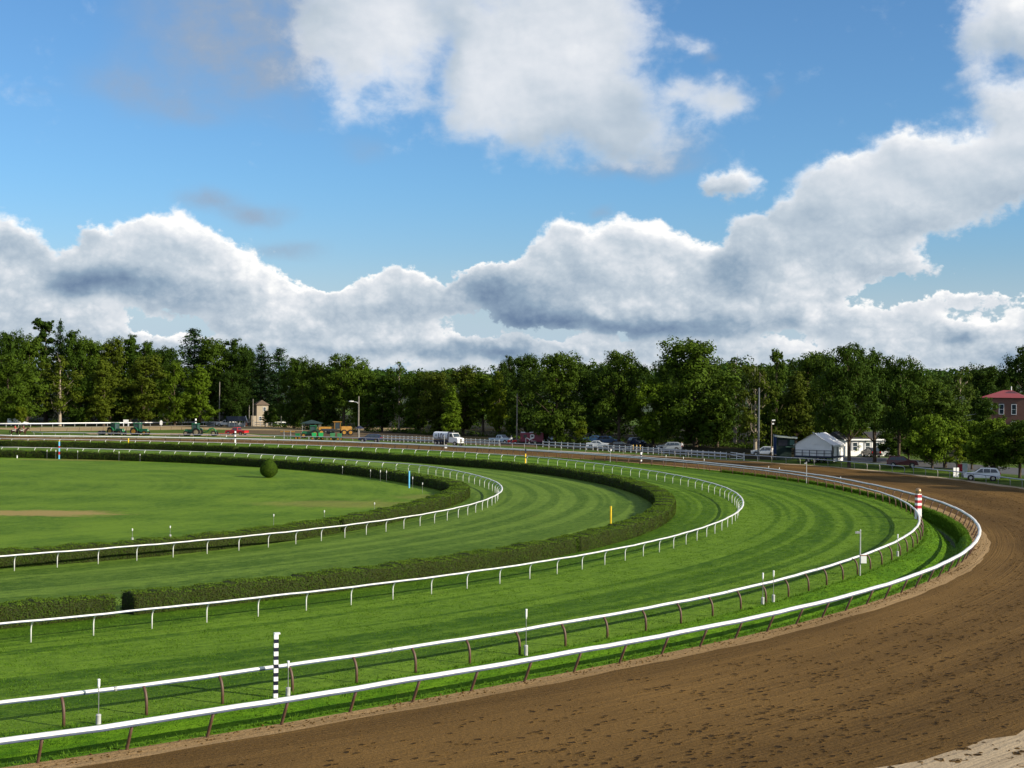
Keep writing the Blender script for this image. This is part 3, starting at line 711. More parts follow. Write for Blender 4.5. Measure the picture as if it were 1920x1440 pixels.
# pale dirt of the chute between its two rails, and the worn lot the machines stand on
ph_l = 82.0
mb = MB(); cnt = 24
for i in range(cnt):
    ph = 74 + (106 - 74) * i / (cnt - 1)
    a = on_track('CI', ph, .4, .006); c = on_track('CO', ph, -.6, .006)
    mb.v += [tuple(a), tuple(c)]
for i in range(cnt - 1): mb.face([2 * i, 2 * i + 1, 2 * i + 3, 2 * i + 2])
tag(mb.build('chute_dirt', CHUTE, fix=False), kind='structure')
rv = random.Random(2)
pts = [survey(x, y, .005) for x, y in ((455, 812), (560, 818), (700, 825), (900, 834), (1010, 839), (1000, 834), (880, 822), (760, 813), (640, 806), (560, 801), (470, 799), (440, 803))]
mb = MB(); mb.add(pts, [tuple(range(len(pts)))])
tag(mb.build('worn_dirt_lot', LOT, fix=False), kind='structure')
pts = [survey(x, y, .005) for x, y in ((170, 814.5), (330, 816), (440, 818.5), (520, 819.5), (470, 814), (330, 812.2), (230, 812), (160, 812.4))]
tag(MB().add(pts, [tuple(range(len(pts)))]).build('harrowed_dirt', CHUTE, fix=False), kind='structure')
# service road behind the white tent and the big trees at the right
pts = [survey(x, y, .005) for x, y in ((1560, 862), (1640, 868), (1760, 878), (1940, 893), (2200, 915), (2200, 903), (1940, 880), (1780, 867), (1660, 858), (1565, 855))]
tag(MB().add(pts, [tuple(range(len(pts)))]).build('service_road', ASPHALT, fix=False), kind='structure')

# ------------------------------------------------------------------ hedges
LEAF_HEDGE = leaf_mat('hedge_leaves', (0.018, 0.046, 0.003), (0.058, 0.102, 0.007), .7, .08)
LEAF_BROWN = leaf_mat('hedge_browned_leaves', (0.014, 0.021, 0.003), (0.046, 0.055, 0.008), .8, .04)
LEAF_TOP = leaf_mat('hedge_top_leaves', (0.040, 0.090, 0.005), (0.105, 0.170, 0.012), .7, .12)  # lighter green for the leaves along the hedge top
HEDGE_CORE = mat('hedge_inner_twigs', (0.022, 0.030, 0.009), .9, 0, .1, .4, 6)

def leaf_cards(mb, p, nrm, size, rnd, mat=0, up=0.0, wild=.42):
    """one leaf-sized card facing roughly along nrm"""
    d = (nrm + Vector((rnd.gauss(0, wild), rnd.gauss(0, wild), rnd.gauss(0, wild) + up))).normalized()
    a = d.orthogonal().normalized(); b = d.cross(a)
    t = rnd.uniform(0, 6.28); u = a * cos(t) + b * sin(t); v = d.cross(u)
    l, w = size * rnd.uniform(.7, 1.3), size * rnd.uniform(.4, .75)
    k = len(mb.v)
    mb.v += [tuple(p - u * l * .5), tuple(p + v * w * .5 + u * l * .05), tuple(p + u * l * .5), tuple(p - v * w * .5 + u * l * .05)]
    mb.face([k, k + 1, k + 2, k + 3], mat)

def hedge(label, key, a, b, width, height, seed):
    rnd = random.Random(seed)
    mid = on_track(key, (a + b) / 2)
    root = empty('hedge', mid, 0, label, 'hedge', 'clipped hedges between the turf courses')
    step = 0.22 if a < 20 else 0.35
    cnt = max(3, int((b - a) / step) + 1)
    core, lv = MB(), MB()
    n_sec = 9
    ph_h = rnd.uniform(0, 50)
    def hgt(ph): return height * (1 + .05 * sin(ph * 1.9 + ph_h) + .04 * sin(ph * 5.3) + .03 * sin(ph * 13.1))
    def sect(ph):
        wd = width(ph) if callable(width) else width
        h = hgt(ph); w2 = wd / 2
        return [(-w2 * .96, 0), (-w2, h * .3), (-w2 * .97, h * .75), (-w2 * .84, h * .96), (0, h), (w2 * .84, h * .96), (w2 * .97, h * .75), (w2, h * .3), (w2 * .96, 0)]
    for i in range(cnt):
        ph = a + (b - a) * i / (cnt - 1)
        base = on_track(key, ph) - mid; o = outward(key, ph)
        sh = 0.90 if i not in (0, cnt - 1) else 0.8
        for (x, z) in sect(ph):
            j = 1 + rnd.uniform(-.04, .04)
            core.v.append((base.x + o.x * x * sh * j, base.y + o.y * x * sh * j, z * .94 * j))
    for i in range(cnt - 1):
        for k in range(n_sec - 1):
            core.face([i * n_sec + k, (i + 1) * n_sec + k, (i + 1) * n_sec + k + 1, i * n_sec + k + 1], 0, True)
    core.face(list(range(n_sec))); core.face([(cnt - 1) * n_sec + k for k in range(n_sec)][::-1])
    ph = a
    while ph < b:
        base = on_track(key, ph) - mid; o = outward(key, ph); t = Vector((-o.y, o.x, 0))
        dist = (base + mid).length
        size = .075 if dist < 115 else (.105 if dist < 170 else .17)
        dl = .34
        dph = math.degrees(dl / rad_at(key, ph))
        per = int((2 * height + 2.0) * dl / (size * size * .62))
        s = sect(ph)
        seg = [(s[k], s[k + 1]) for k in range(n_sec - 1)]
        ln = [math.hypot(q[0] - p[0], q[1] - p[1]) for p, q in seg]; tot = sum(ln)
        brown = .5 + .5 * sin(ph * 3.1 + seed)
        for _ in range(per):
            r = rnd.uniform(0, tot); k = 0
            while r > ln[k] and k < len(ln) - 1: r -= ln[k]; k += 1
            f = r / ln[k]; (x0, z0), (x1, z1) = seg[k]
            x, z = x0 + (x1 - x0) * f, z0 + (z1 - z0) * f
            nx, nz = -(z1 - z0) / ln[k], (x1 - x0) / ln[k]
            depth = abs(rnd.gauss(0, .035)) - .02
            x -= nx * depth; z -= nz * depth
            p = base + o * x + t * rnd.uniform(0, dl) + Vector((0, 0, max(.02, z)))
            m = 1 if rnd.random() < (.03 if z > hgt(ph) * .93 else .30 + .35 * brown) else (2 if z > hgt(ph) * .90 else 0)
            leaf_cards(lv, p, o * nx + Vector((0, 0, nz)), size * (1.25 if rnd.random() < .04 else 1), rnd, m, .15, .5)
        ph += dph
    for ph, sgn in ((a, -1), (b, 1)):
        base = on_track(key, ph) - mid; o = outward(key, ph); t = Vector((-o.y, o.x, 0)) * sgn
        wd = width(ph) if callable(width) else width
        for _ in range(int(wd * height * 150)):
            p = base + o * rnd.uniform(-wd / 2, wd / 2) * .96 + t * rnd.uniform(-.1, .04) + Vector((0, 0, rnd.uniform(.03, hgt(ph) * .97)))
            leaf_cards(lv, p, t, .10, rnd, 0)
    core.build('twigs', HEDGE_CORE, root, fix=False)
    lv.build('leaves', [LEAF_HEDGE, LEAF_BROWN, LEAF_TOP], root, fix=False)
    return root

def lerp_tab(xs, ys):
    def g(x):
        if x <= xs[0]: return ys[0]
        for (a, b), (p, q) in zip(zip(xs, xs[1:]), zip(ys, ys[1:])):
            if x <= b: return p + (q - p) * (x - a) / (b - a)
        return ys[-1]
    return g
WD = lerp_tab([-50, -20, 0, 20, 60], [1.6, 1.9, 2.3, 2.2, 2.0])
g1 = phi_of(survey(236, 1153)); g2 = phi_of(survey(1094, 1036)); g3 = phi_of(survey(446, 848.5))
hedge('outer clipped hedge piece ending at the foreground gap by the left edge', 'H2', -66, g1 - .35, WD, 1.12, 11)
hedge('long outer clipped hedge piece in the foreground behind the thin white rail', 'H2', g1 + .15, g2 - .10, WD, 1.12, 12)
hedge('outer clipped hedge piece wrapping the turn beside the yellow pole', 'H2', g2 + .14, g3 - .25, WD, 1.15, 13)
hedge('outer clipped hedge piece along the far straight behind the red and blue pole', 'H2', g3 + .2, 103, WD, 1.15, 14)
h1 = phi_of(survey(650, 999)); h2 = phi_of(survey(846, 948)); 
hedge('inner clipped hedge piece in the foreground around the infield lawn', 'H1', -64, h1 - .15, WD, 1.15, 21)
hedge('short inner clipped hedge piece between two notches near the turn', 'H1', h1 + .12, h2 - .15, WD, 1.15, 22)
hedge('inner clipped hedge piece curving behind the round topiary bush', 'H1', h2 + .15, 103, WD, 1.18, 23)

# the round clipped bush standing alone on the lawn
def topiary():
    rnd = random.Random(31)
    base = survey(504, 895.5); H = height_of(504, 895.5, 860.5); rad = 16.5 * base.y / FOC
    root = empty('round_bush', base, 0, 'round clipped bush standing alone on the infield lawn', 'bush')
    def rr(z):
        t = z / H
        return rad * (sin(pi * min(1, max(0, t)) ** .80) ** .62) * (1.0 if t < .55 else 1 - .05 * (t - .55))
    core = MB(); nu, nv = 20, 14
    for j in range(nv + 1):
        z = H * (.02 + .96 * j / nv); r = rr(z) * .93
        for i in range(nu): core.v.append((r * cos(2 * pi * i / nu), r * sin(2 * pi * i / nu), z))
    for j in range(nv):
        for i in range(nu): core.face([j * nu + i, j * nu + (i + 1) % nu, (j + 1) * nu + (i + 1) % nu, (j + 1) * nu + i], 0, True)
    core.face([nv * nu + i for i in range(nu)])
    lv = MB()
    for _ in range(6500):
        z = H * rnd.uniform(.01, .99); a = rnd.uniform(0, 2 * pi); r = rr(z) * rnd.uniform(.93, 1.02)
        nrm = Vector((cos(a), sin(a), (z / H - .45) * 1.7)).normalized()
        leaf_cards(lv, Vector((r * cos(a), r * sin(a), z)), nrm, .13, rnd, 0)
    for _ in range(500):
        a = rnd.uniform(0, 2 * pi); r = rr(H * .97) * sqrt(rnd.random())
        leaf_cards(lv, Vector((r * cos(a), r * sin(a), H * .985)), Vector((0, 0, 1)), .13, rnd, 0)
    core.build('twigs', HEDGE_CORE, root, fix=False); lv.build('leaves', LEAF_HEDGE, root, fix=False)
    MB().cyl((0, 0, -.1), (0, 0, .4), .12, .1, 8).build('stem', WOOD, root)
topiary()

# ------------------------------------------------------------------ grass tufts on the verges, hoof prints in the dirt
LEAF_GRASS = leaf_mat('long_grass_blades', (0.034, 0.096, 0.005), (0.095, 0.190, 0.012), .7, .20)
def tufts():
    rnd = random.Random(41); mb = MB()
    def blade_clump(p, h, k):
        for _ in range(k):
            a = rnd.uniform(0, 6.28); l = Vector((cos(a), sin(a), 0)); s = Vector((-l.y, l.x, 0))
            hh = h * rnd.uniform(.6, 1.2); w = rnd.uniform(.015, .03)
            q = p + l * rnd.uniform(0, .06)
            i = len(mb.v)
            mb.v += [tuple(q - s * w), tuple(q + s * w), tuple(q + l * hh * rnd.uniform(.3, .8) + Vector((0, 0, hh)))]
            mb.face([i, i + 1, i + 2])
    def spot(ph, t):
        p = on_track('D1', ph).lerp(on_track('D2', ph, -.15), t); p.z = ditch_z(ph, t); return p
    for _ in range(15000):
        ph = -60 + 64 * rnd.random() ** .8; t = rnd.uniform(.03, .96)
        if ph < 0 and .60 < t < .72 and ph > -18: continue
        blade_clump(spot(ph, t), .035 + .035 * rnd.random(), 3)
    for _ in range(2600):          # rank growth at the rail posts and on the far bank of the ditch
        ph = rnd.uniform(-60, 14); t = rnd.choice((rnd.gauss(.06, .02), rnd.gauss(.90, .035), rnd.gauss(.95, .02)))
        if 0 < t < .99: blade_clump(spot(ph, t), .09 + .09 * rnd.random(), 4)
    for _ in range(9000):
        ph = rnd.uniform(-16, 22); t = rnd.uniform(.74, .99)
        blade_clump(spot(ph, t), .16 + .15 * rnd.random(), 4)
    tag(mb.build('verge_grass_tufts', LEAF_GRASS, fix=False), 'short bright grass growing between the two brown posted rails', 'grass', kind='stuff')
tufts()

def turf_blades():
    """short uneven grass on the nearer part of the turf course: tufts that catch the low sun"""
    from mathutils import noise as mn
    rnd = random.Random(47); mb = MB(); V, F = mb.v, mb.f
    for _ in range(230000):
        ph = -60 + 66 * rnd.random() ** 1.25; t = rnd.random()
        ra, rb = rad_at('H2', ph) + 1.3, rad_at('D1', ph) - .05
        r = ra + (rb - ra) * t; a = radians(ph); x, y = CX + r * cos(a), CY + r * sin(a)
        q = mn.noise(Vector((r * .55, ph * 1.3, 0))) * .6 + mn.noise(Vector((r * 1.6, ph * 4.0, 5))) * .6
        if q + rnd.uniform(-.35, .35) < .02: continue
        h = rnd.uniform(.018, .05) * (1 + .8 * max(0, q)); w = rnd.uniform(.012, .03)
        k = rnd.uniform(0, 6.28); lx, ly = cos(k), sin(k); lean = rnd.uniform(.1, .9) * h
        b = len(V)
        V += [(x - ly * w, y + lx * w, 0), (x + ly * w, y - lx * w, 0), (x + lx * lean, y + ly * lean, h)]
        F.append([b, b + 1, b + 2])
    mb.m = [0] * len(F); mb.s = [False] * len(F)
    tag(mb.build('turf_grass_blades', LEAF_GRASS, fix=False), 'short uneven grass blades on the foreground turf course', 'grass', kind='stuff')
turf_blades()

def hoof_prints():
    rnd = random.Random(43); mb = MB(); darks = 0
    def print_at(p, d, s):
        """a dug-out print: crumbly low rim, hollow coloured dark for moist soil and its shadow, soil pushed up behind"""
        sd = Vector((-d.y, d.x, 0)); k = 9; b = len(mb.v)
        jj = [rnd.uniform(.65, 1.35) for _ in range(k)]
        for ring_r, z in ((1.6, .002), (1.12, .018), (1.0, .010), (.5, .005)):
            for i in range(k):
                a = 2 * pi * i / k; j = jj[i] * rnd.uniform(.9, 1.1)
                zz = z * rnd.uniform(.5, 1.5) * (2.0 if cos(a) < -.3 and z > .02 else 1)
                q = p + d * (cos(a) * s * ring_r * j * 1.15) + sd * (sin(a) * s * ring_r * j * .85)
                mb.v.append((q.x, q.y, max(zz, .003)))
        for r in range(3):
            for i in range(k):
                mb.face([b + r * k + i, b + r * k + (i + 1) % k, b + (r + 1) * k + (i + 1) % k, b + (r + 1) * k + i], 0 if r == 0 else 1, True)
        mb.face([b + 3 * k + i for i in range(k)], 1)  # the hollow's shadow and moisture are both in its dark colour
    def clod(p, s):
        mb.ball((p.x, p.y, s * .4), (s * rnd.uniform(.8, 1.5), s * rnd.uniform(.8, 1.5), s * .8), 5, 4, 0, .25, rnd)
    lanes = [(4.2, .7, 200), (6.5, 1.2, 320), (9.2, 1.3, 560), (11.5, .8, 460), (13.6, .7, 420), (15.5, .8, 360), (17.6, 1.1, 360), (19.3, .8, 260)]
    for off, sp_, cnt in lanes:
        for _ in range(int(cnt * 1.35)):
            ph = rnd.uniform(-60, 4) if rnd.random() < .8 else rnd.uniform(-50, -20)
            o = off + rnd.gauss(0, sp_)
            if not 1.9 < o < 21.2: continue
            w = (R('D3')(ph) - R('D2')(ph)) / 21.0
            p = on_track('D2', ph, o * w); n_ = outward('D2', ph); d = Vector((-n_.y, n_.x, 0))
            d = (d + n_ * rnd.gauss(0, .25)).normalized()
            if p.y < 30: continue
            print_at(p, d, rnd.uniform(.055, .125))
            if rnd.random() < .35:
                print_at(p + d * rnd.uniform(.25, .6) + n_ * rnd.uniform(-.2, .2), d, rnd.uniform(.045, .09))
    for _ in range(3000):
        ph = rnd.uniform(-60, -14); o = rnd.uniform(1.7, 21.0)
        p = on_track('D2', ph, o)
        clod(p, rnd.uniform(.010, .030))
    for _ in range(2200):       # crumbs and stones along the sandy edge by the rail posts
        ph = rnd.uniform(-60, -8); o = rnd.gauss(.25, .25)
        clod(on_track('D2', ph, o), rnd.uniform(.012, .04))
    tag(mb.build('hoof_prints', [DIRT, dirt('moist_shadowed_dirt', (0.016, 0.010, 0.004), (0.036, 0.022, 0.009), (0.05, 0.03, 0.014), .6)], fix=False),
        'dark hoof prints and clods churned into the brown dirt track', 'hoof prints', kind='stuff')
hoof_prints()

# ------------------------------------------------------------------ marker poles and sensor stakes
def px_m(px, w, depth):
    return w * depth / FOC

def striped_pole(px, yb, yt, label, w, bands, cap=None, group='striped distance poles', square=True):
    """bands: list of (share of the height, material) from the ground up"""
    b = survey(px, yb); H = height_of(px, yb, yt); r = px_m(px, w, b.y) / 2 * (.78 if square else 1)
    root = empty('marker_pole', b, radians(20), label, 'marker pole', group)
    tot = sum(s for s, _ in bands); z = -.25; mats = []; mb = MB(); zz = 0.0
    for s, m in bands:
        if m not in mats: mats.append(m)
        z1 = zz + H * s / tot
        lo_ = zz if zz > 0 else -.25
        if square: mb.box((0, 0, (lo_ + z1) / 2), (2 * r, 2 * r, z1 - lo_), 0, mats.index(m))
        else: mb.cyl((0, 0, lo_), (0, 0, z1), r, r, 12, mats.index(m), caps=False)
        zz = z1
    if not square: mb.cyl((0, 0, zz - .001), (0, 0, zz), r, r, 12, len(mats) - 1)
    mb.build('pole', mats, root)
    if cap == 'ball':
        MB().cyl((0, 0, H), (0, 0, H + .06), r * .8, r * .6, 12).ball((0, 0, H + r * 1.25), r * 1.22, 14, 10).build('ball_finial', mat('tarnished_gold_paint', (.33, .22, .12), .35, .5), root)
    if cap == 'plate':
        MB().box((.04, .02, H + .025), (2.7 * r, 2.5 * r, .05)).build('cap_plate', WHITE, root)
    return root
NAVY = mat('navy_black_paint', (0.008, 0.009, 0.028), .4)
REDP = mat('red_band_paint', (0.33, 0.015, 0.03), .4)
YEL = mat('yellow_paint', (0.62, 0.42, 0.015), .45)
SKYB = mat('light_blue_paint', (0.12, 0.42, 0.68), .45)
wb = [(.8, WHITE)] + [(.62, NAVY) if i % 2 == 0 else (.78, WHITE) for i in range(13)]
wb = [(.92, WHITE), (.82, NAVY)] * 7 + [(1, WHITE)]
striped_pole(516.5, 1308, 1189, 'tall pole with black and white bands, nearest one, beside the brown posted rails', 10.3, wb, 'plate')
striped_pole(1721.5, 973, 926, 'thick red and white banded post topped by a ball at the turn', 11.5, [(2.9, WHITE), (.85, REDP), (.65, WHITE), (.80, REDP), (.65, WHITE), (.85, REDP), (.2, WHITE)], 'ball')
striped_pole(441, 831.5, 806, 'black and white banded pole in front of the red pickup truck', 3.4, [(2.2, WHITE), (.7, NAVY), (.8, WHITE), (.7, NAVY), (.8, WHITE), (.5, NAVY)], None)
striped_pole(1202, 868, 848, 'short black and white pole by the brown rail under the dark trees', 3.2, [(1, NAVY), (1, WHITE), (1, NAVY), (1, WHITE), (1, NAVY), (1.4, WHITE)], None)
striped_pole(985, 885, 842, 'slim yellow and black banded pole standing in the outer hedge', 2.8, [(1.2, YEL), (.6, NAVY), (.8, YEL), (.5, NAVY), (1.7, YEL), (.4, NAVY), (1.2, YEL), (1.6, NAVY)], None)
striped_pole(111, 860.5, 826, 'slim pole banded light blue and red in front of the far hedges', 3.2, [(1.4, SKYB), (1.1, REDP), (1.2, SKYB), (.7, REDP), (1.5, SKYB), (.3, YEL)], None)
striped_pole(1145, 984, 949, 'plain yellow pole on the turf near the turn of the outer hedge', 3.8, [(1, YEL)], None, square=False)
striped_pole(240.5, 842, 822, 'plain yellow pole on the far turf left of the tractors', 2.6, [(1, YEL)], None, square=False)
striped_pole(767, 915, 883, 'plain light blue pole on the lawn before the curving hedge', 3.0, [(1, SKYB)], None, square=False)
striped_pole(367, 803, 785, 'black and white banded pole beyond the green tractor with pulled machine', 3.6, [(1.4, WHITE), (1, NAVY), (1, WHITE), (1, NAVY), (1, WHITE)], None)

STAKE_SRC = {}
STAKEM = mat('dull_steel_rod', (.20, .21, .21), .5, .3, .4, .15, 5)
def stake(px, yb, yt, label, foot=True, w=1.0):
    """thin steel sensor stake: capped white tube on top, concrete foot"""
    b = survey(px, yb); H = height_of(px, yb, yt)
    key = (round(H * 4), foot, w)
    if key in STAKE_SRC:
        return copy_thing(STAKE_SRC[key], b, 0, label)
    root = empty('sensor_stake', b, 0, label, 'sensor stake', 'thin sensor stakes beside the rails')
    MB().cyl((0, 0, -.1), (0, 0, H * .84), .016 * w, .016 * w, 8).build('rod', STAKEM, root)
    MB().cyl((0, 0, H * .79), (0, 0, H * .84), .022 * w, .045 * w, 10).cyl((0, 0, H * .84), (0, 0, H * .985), .047 * w, .047 * w, 10).cyl((0, 0, H * .985), (0, 0, H), .056 * w, .044 * w, 10).build('sensor_head', WHITE, root)
    if foot:
        MB().cyl((0, 0, -.1), (0, 0, H * .2), .09 * w, .085 * w, 12).cyl((0, 0, H * .2), (0, 0, H * .225), .10 * w, .07 * w, 12).build('foot', mat('concrete_foot', (.36, .37, .37), .8, 0, .2, .15, 5), root)
    STAKE_SRC[key] = root
    return root
for a in [
 (184.5, 1358, 1273, 'nearest sensor stake, behind the broad white rail at lower left'),
 (540, 1303, 1239, 'sensor stake right beside the nearest black and white pole'),
 (986, 1229, 1142, 'lone tall sensor stake before the middle of the foreground rails'),
 (1430, 1133, 1074, 'left one of two sensor stakes close together at the brown posted rail'),
 (1450, 1128, 1069, 'right one of two sensor stakes close together at the brown posted rail'),
 (1683, 1043, 1007, 'sensor stake just right of the tall pole with a white box'),
 (248, 1013, 991, 'sensor stake on the lawn, leftmost behind the inner foreground hedge'),
 (319, 1007, 986, 'sensor stake on the lawn, second from left behind the inner foreground hedge'),
 (513, 986, 964, 'sensor stake on the lawn left of the hedge notches'),
 (608, 978, 957, 'sensor stake on the yellowish lawn corner by the hedge notches'),
 (702, 962, 940, 'sensor stake on the yellowish lawn nearest the turn of the inner hedge'),
 (792, 925, 905, 'dark grey sensor stake standing in the hedge shade at the turn'),
 (773.5, 917, 894, 'sensor stake just right of the light blue pole'),
 (724.5, 904, 882, 'sensor stake left of the light blue pole, nearest to it'),
 (713, 903, 882, 'middle one of three sensor stakes left of the light blue pole'),
 (694.5, 898, 878, 'leftmost of three sensor stakes left of the light blue pole'),
 (642, 891, 872, 'sensor stake against the dark hedge right of the round bush'),
 (262.5, 866, 849, 'sensor stake before the dark hedge, right of the plain yellow pole'),
 (223, 864, 847, 'sensor stake before the dark hedge, below the plain yellow pole'),
 (145.5, 862, 844, 'sensor stake right of the light blue and red pole'),
 (104.5, 861, 844, 'thin sensor stake touching the light blue and red pole on its left'),
 (88, 860.5, 843, 'sensor stake left of the light blue and red pole'),
 (1576, 912, 893, 'sensor stake rising above the brown rail left of the thick red and white post'),
 (1461, 893, 875, 'short sensor stake above the far brown rail below the white tent'),
 (1441, 890, 873, 'fainter sensor stake above the far brown rail left of the white tent'),
 (1320, 882, 860, 'sensor stake at the far brown rail below the leaning white gate'),
 (1281, 878, 856, 'sensor stake at the far brown rail under the parked wagon'),
 (1248.5, 874, 853, 'sensor stake at the far brown rail right of the short banded pole')]:
    stake(*a, foot=(a[1] > 1000))
def stub(px, yb, yt, label):
    b = survey(px, yb); H = height_of(px, yb, yt)
    root = empty('marker_stub', b, 0, label, 'marker stub', 'white stubs by the hedge and rail')
    MB().cyl((0, 0, -.1), (0, 0, H * .8), .09, .08, 10).build('stub_body', WHITE, root)
    MB().cyl((0, 0, H * .8), (0, 0, H), .10, .06, 10).build('stub_cap', WHITE, root)
stub(32, 859, 854, 'short white stub at the foot of the far left hedge')
stub(424.5, 819, 815.5, 'short white stub by the rail left of the banded pole')
stub(514.5, 820, 817, 'short white stub by the rail left of the green spreaders')
stub(579, 824.5, 820.5, 'short white stub between the green spreaders')

def camera_pole(px, yb, yt, label, name='camera_pole', arm=0.0, box=None, r=.05, m=GALV, lampn='camera_head', cat='pole'):
    b = survey(px, yb); H = height_of(px, yb, yt)
    root = empty(name, b, 0, label, cat)
    MB().cyl((0, 0, -.2), (0, 0, H), r, r * .8, 10).build('pole', m, root)
    if lampn:
        MB().cyl((0, 0, H - .08), (-arm, 0, H - .05), .02, .02, 6).box((-arm * .9, -.02, H - .12), (.28, .12, .12), 0).cyl((0, 0, H), (0, 0, H + .08), .05, .03, 8).build(lampn, GREY, root)
    if box:
        zc, s = box
        bo = MB().box((s * .55, -.05, zc), (s, s * .6, s * 1.35)).build('control_box', WHITE, root)
        MB().box((s * .55, -.05, zc + s * .70), (s * 1.1, s * .7, .03)).build('box_lid', mat('rust_lid', (.25, .1, .06), .7), bo)
    return root
camera_pole(1612.5, 1079, 995, 'slim steel pole with small camera and white box on the turf edge', arm=.22, box=(1.05, .36))
camera_pole(1512, 907, 867, 'slim steel pole with angled top fitting at the far brown rail below the tent', arm=.18)
camera_pole(833, 842, 817, 'slim steel pole with white box in front of the white tanker truck', arm=.1, box=(.5, .5), r=.06)
camera_pole(1144, 866, 845, 'slim steel pole at the far rail in front of the parked white saloon', arm=.1, box=(1.9, .25))

# ------------------------------------------------------------------ trees
BARK = mat('bark', (0.075, 0.058, 0.042), .9, 0, .1, .35, 1.2, .02)
BARK_PALE = mat('pale_bark', (0.26, 0.22, 0.17), .9, 0, .1, .3, 1.2, .02)
LEAF = leaf_mat('tree_leaves', (0.011, 0.029, 0.002), (0.070, 0.114, 0.008), .7, .14)
NEEDLE = leaf_mat('pine_needles', (0.014, 0.036, 0.009), (0.036, 0.070, 0.016), .7, .10)

def limb(mb, a, b, r0, r1, rnd, n=6, bend=.12):
    a, b = Vector(a), Vector(b); L = (b - a).length
    pts = []
    off = Vector((rnd.gauss(0, 1), rnd.gauss(0, 1), rnd.gauss(0, .4))) * L * bend
    for i in range(6):
        t = i / 5
        pts.append(a.lerp(b, t) + off * sin(pi * t))
    mb.tube(pts, [r0 + (r1 - r0) * (i / 5) for i in range(6)], n)

def broad_proto(seed, H=20.0, W=13.0, low=.10, lobes=24, cards=6800, size=.46, shape='round', bare=0, solid=True):
    """crown of many leaf clumps spread round limbs, ragged at the edge, with holes; returns trunk and crown meshes"""
    rnd = random.Random(seed)
    tb, lv = MB(), MB()
    lean = Vector((rnd.gauss(0, .02), rnd.gauss(0, .02), 0)) * H
    fork = Vector((lean.x * .4, lean.y * .4, H * (low + .18)))
    r0 = .016 * H + .06
    tb.tube([(0, 0, -.3), (0, 0, .15), (lean.x * .1, lean.y * .1, H * low * .6 + .5), tuple(fork), (lean.x * .7, lean.y * .7, H * .62), (lean.x, lean.y, H * .93)],
            [r0 * 1.5, r0 * 1.12, r0, r0 * .8, r0 * .45, .04], 9)
    cl = []
    for i in range(lobes):
        f = (i + .5) / lobes
        z = H * (low + .07 + (1 - low - .12) * f)
        t = (z / H - low) / (1 - low)
        if shape == 'round': env = (sin(pi * min(1, .10 + .86 * t)) ** .55)
        elif shape == 'cone': env = (1.02 - t) ** .7 * min(1, t * 6 + .35)
        elif shape == 'high': env = sin(pi * min(1, .18 + .74 * t)) ** .6
        else: env = (.55 + .45 * sin(pi * t)) * (1.0 if t < .8 else .75)
        a = i * 2.39996 + rnd.uniform(-.5, .5)
        d = W / 2 * env * rnd.uniform(.48, .86) * (1 if i % 3 else .35)
        s = (W * .185) * rnd.uniform(.62, 1.2) * (.75 + .35 * env)
        c = Vector((lean.x * t + d * cos(a), lean.y * t + d * sin(a), min(z + rnd.uniform(-.03, .03) * H, H - s * .55)))
        cl.append((c, s))
        if rnd.random() < .75:
            q = Vector((lean.x * t, lean.y * t, max(H * low * .8, c.z - d * .8 - .06 * H)))
            limb(tb, q, c, r0 * (.28 + .2 * rnd.random()) * (1.1 - t * .7), .03, rnd)
    # small sprays beyond the lobes give the ragged outline
    for _ in range(int(lobes * 1.7)):
        c, s = rnd.choice(cl)
        v = Vector((rnd.gauss(0, 1), rnd.gauss(0, 1), rnd.gauss(.25, .9))).normalized()
        q = c + v * s * rnd.uniform(.75, 1.12)
        if q.z < H * .995: cl.append((q, s * rnd.uniform(.22, .42)))
    tot = sum(s ** 2 for _, s in cl)
    for c, s in cl:
        k = int(cards * 1.45 * s * s / tot)
        flat = rnd.uniform(.62, .9)
        # leaf clumps over the lobe
        big = s > W * .09
        subs = [(c, s)]
        if big:
            subs = []
            for _ in range(11):
                v = Vector((rnd.gauss(0, 1), rnd.gauss(0, 1), rnd.gauss(.25, .9))).normalized()
                subs.append((c + Vector((v.x, v.y, v.z * flat)) * s * rnd.uniform(.55, 1.0), s * rnd.uniform(.26, .46)))
        if big:        # leaves inside the lobe close it up
            for _ in range(int(k * .22)):
                v = Vector((rnd.gauss(0, 1), rnd.gauss(0, 1), rnd.gauss(.1, .9))).normalized()
                leaf_cards(lv, c + Vector((v.x, v.y, v.z * flat)) * s * rnd.uniform(.25, .62), v, size * 1.9, rnd, wild=.25)
        for _ in range(k):
            cc, ss = subs[int(rnd.random() * len(subs))]
            v = Vector((rnd.gauss(0, 1), rnd.gauss(0, 1), rnd.gauss(.15, .9)))
            if v.length < 1e-3: continue
            v.normalize()
            p = cc + Vector((v.x, v.y, v.z * .8)) * ss * (rnd.uniform(.55, 1.15) if big else rnd.random() ** .4)
            leaf_cards(lv, p, (v + (p - c).normalized() * .5 + Vector((0, 0, .25))).normalized(), size, rnd, wild=.27)
    for _ in range(bare):
        c, s = rnd.choice(cl[:lobes])
        e = c + Vector((rnd.gauss(0, .5), rnd.gauss(0, .5), 1.4)).normalized() * s * rnd.uniform(1.0, 1.7)
        limb(tb, (c.x * .6, c.y * .6, c.z - s), e, .07, .015, rnd, 5)
    return tb, lv

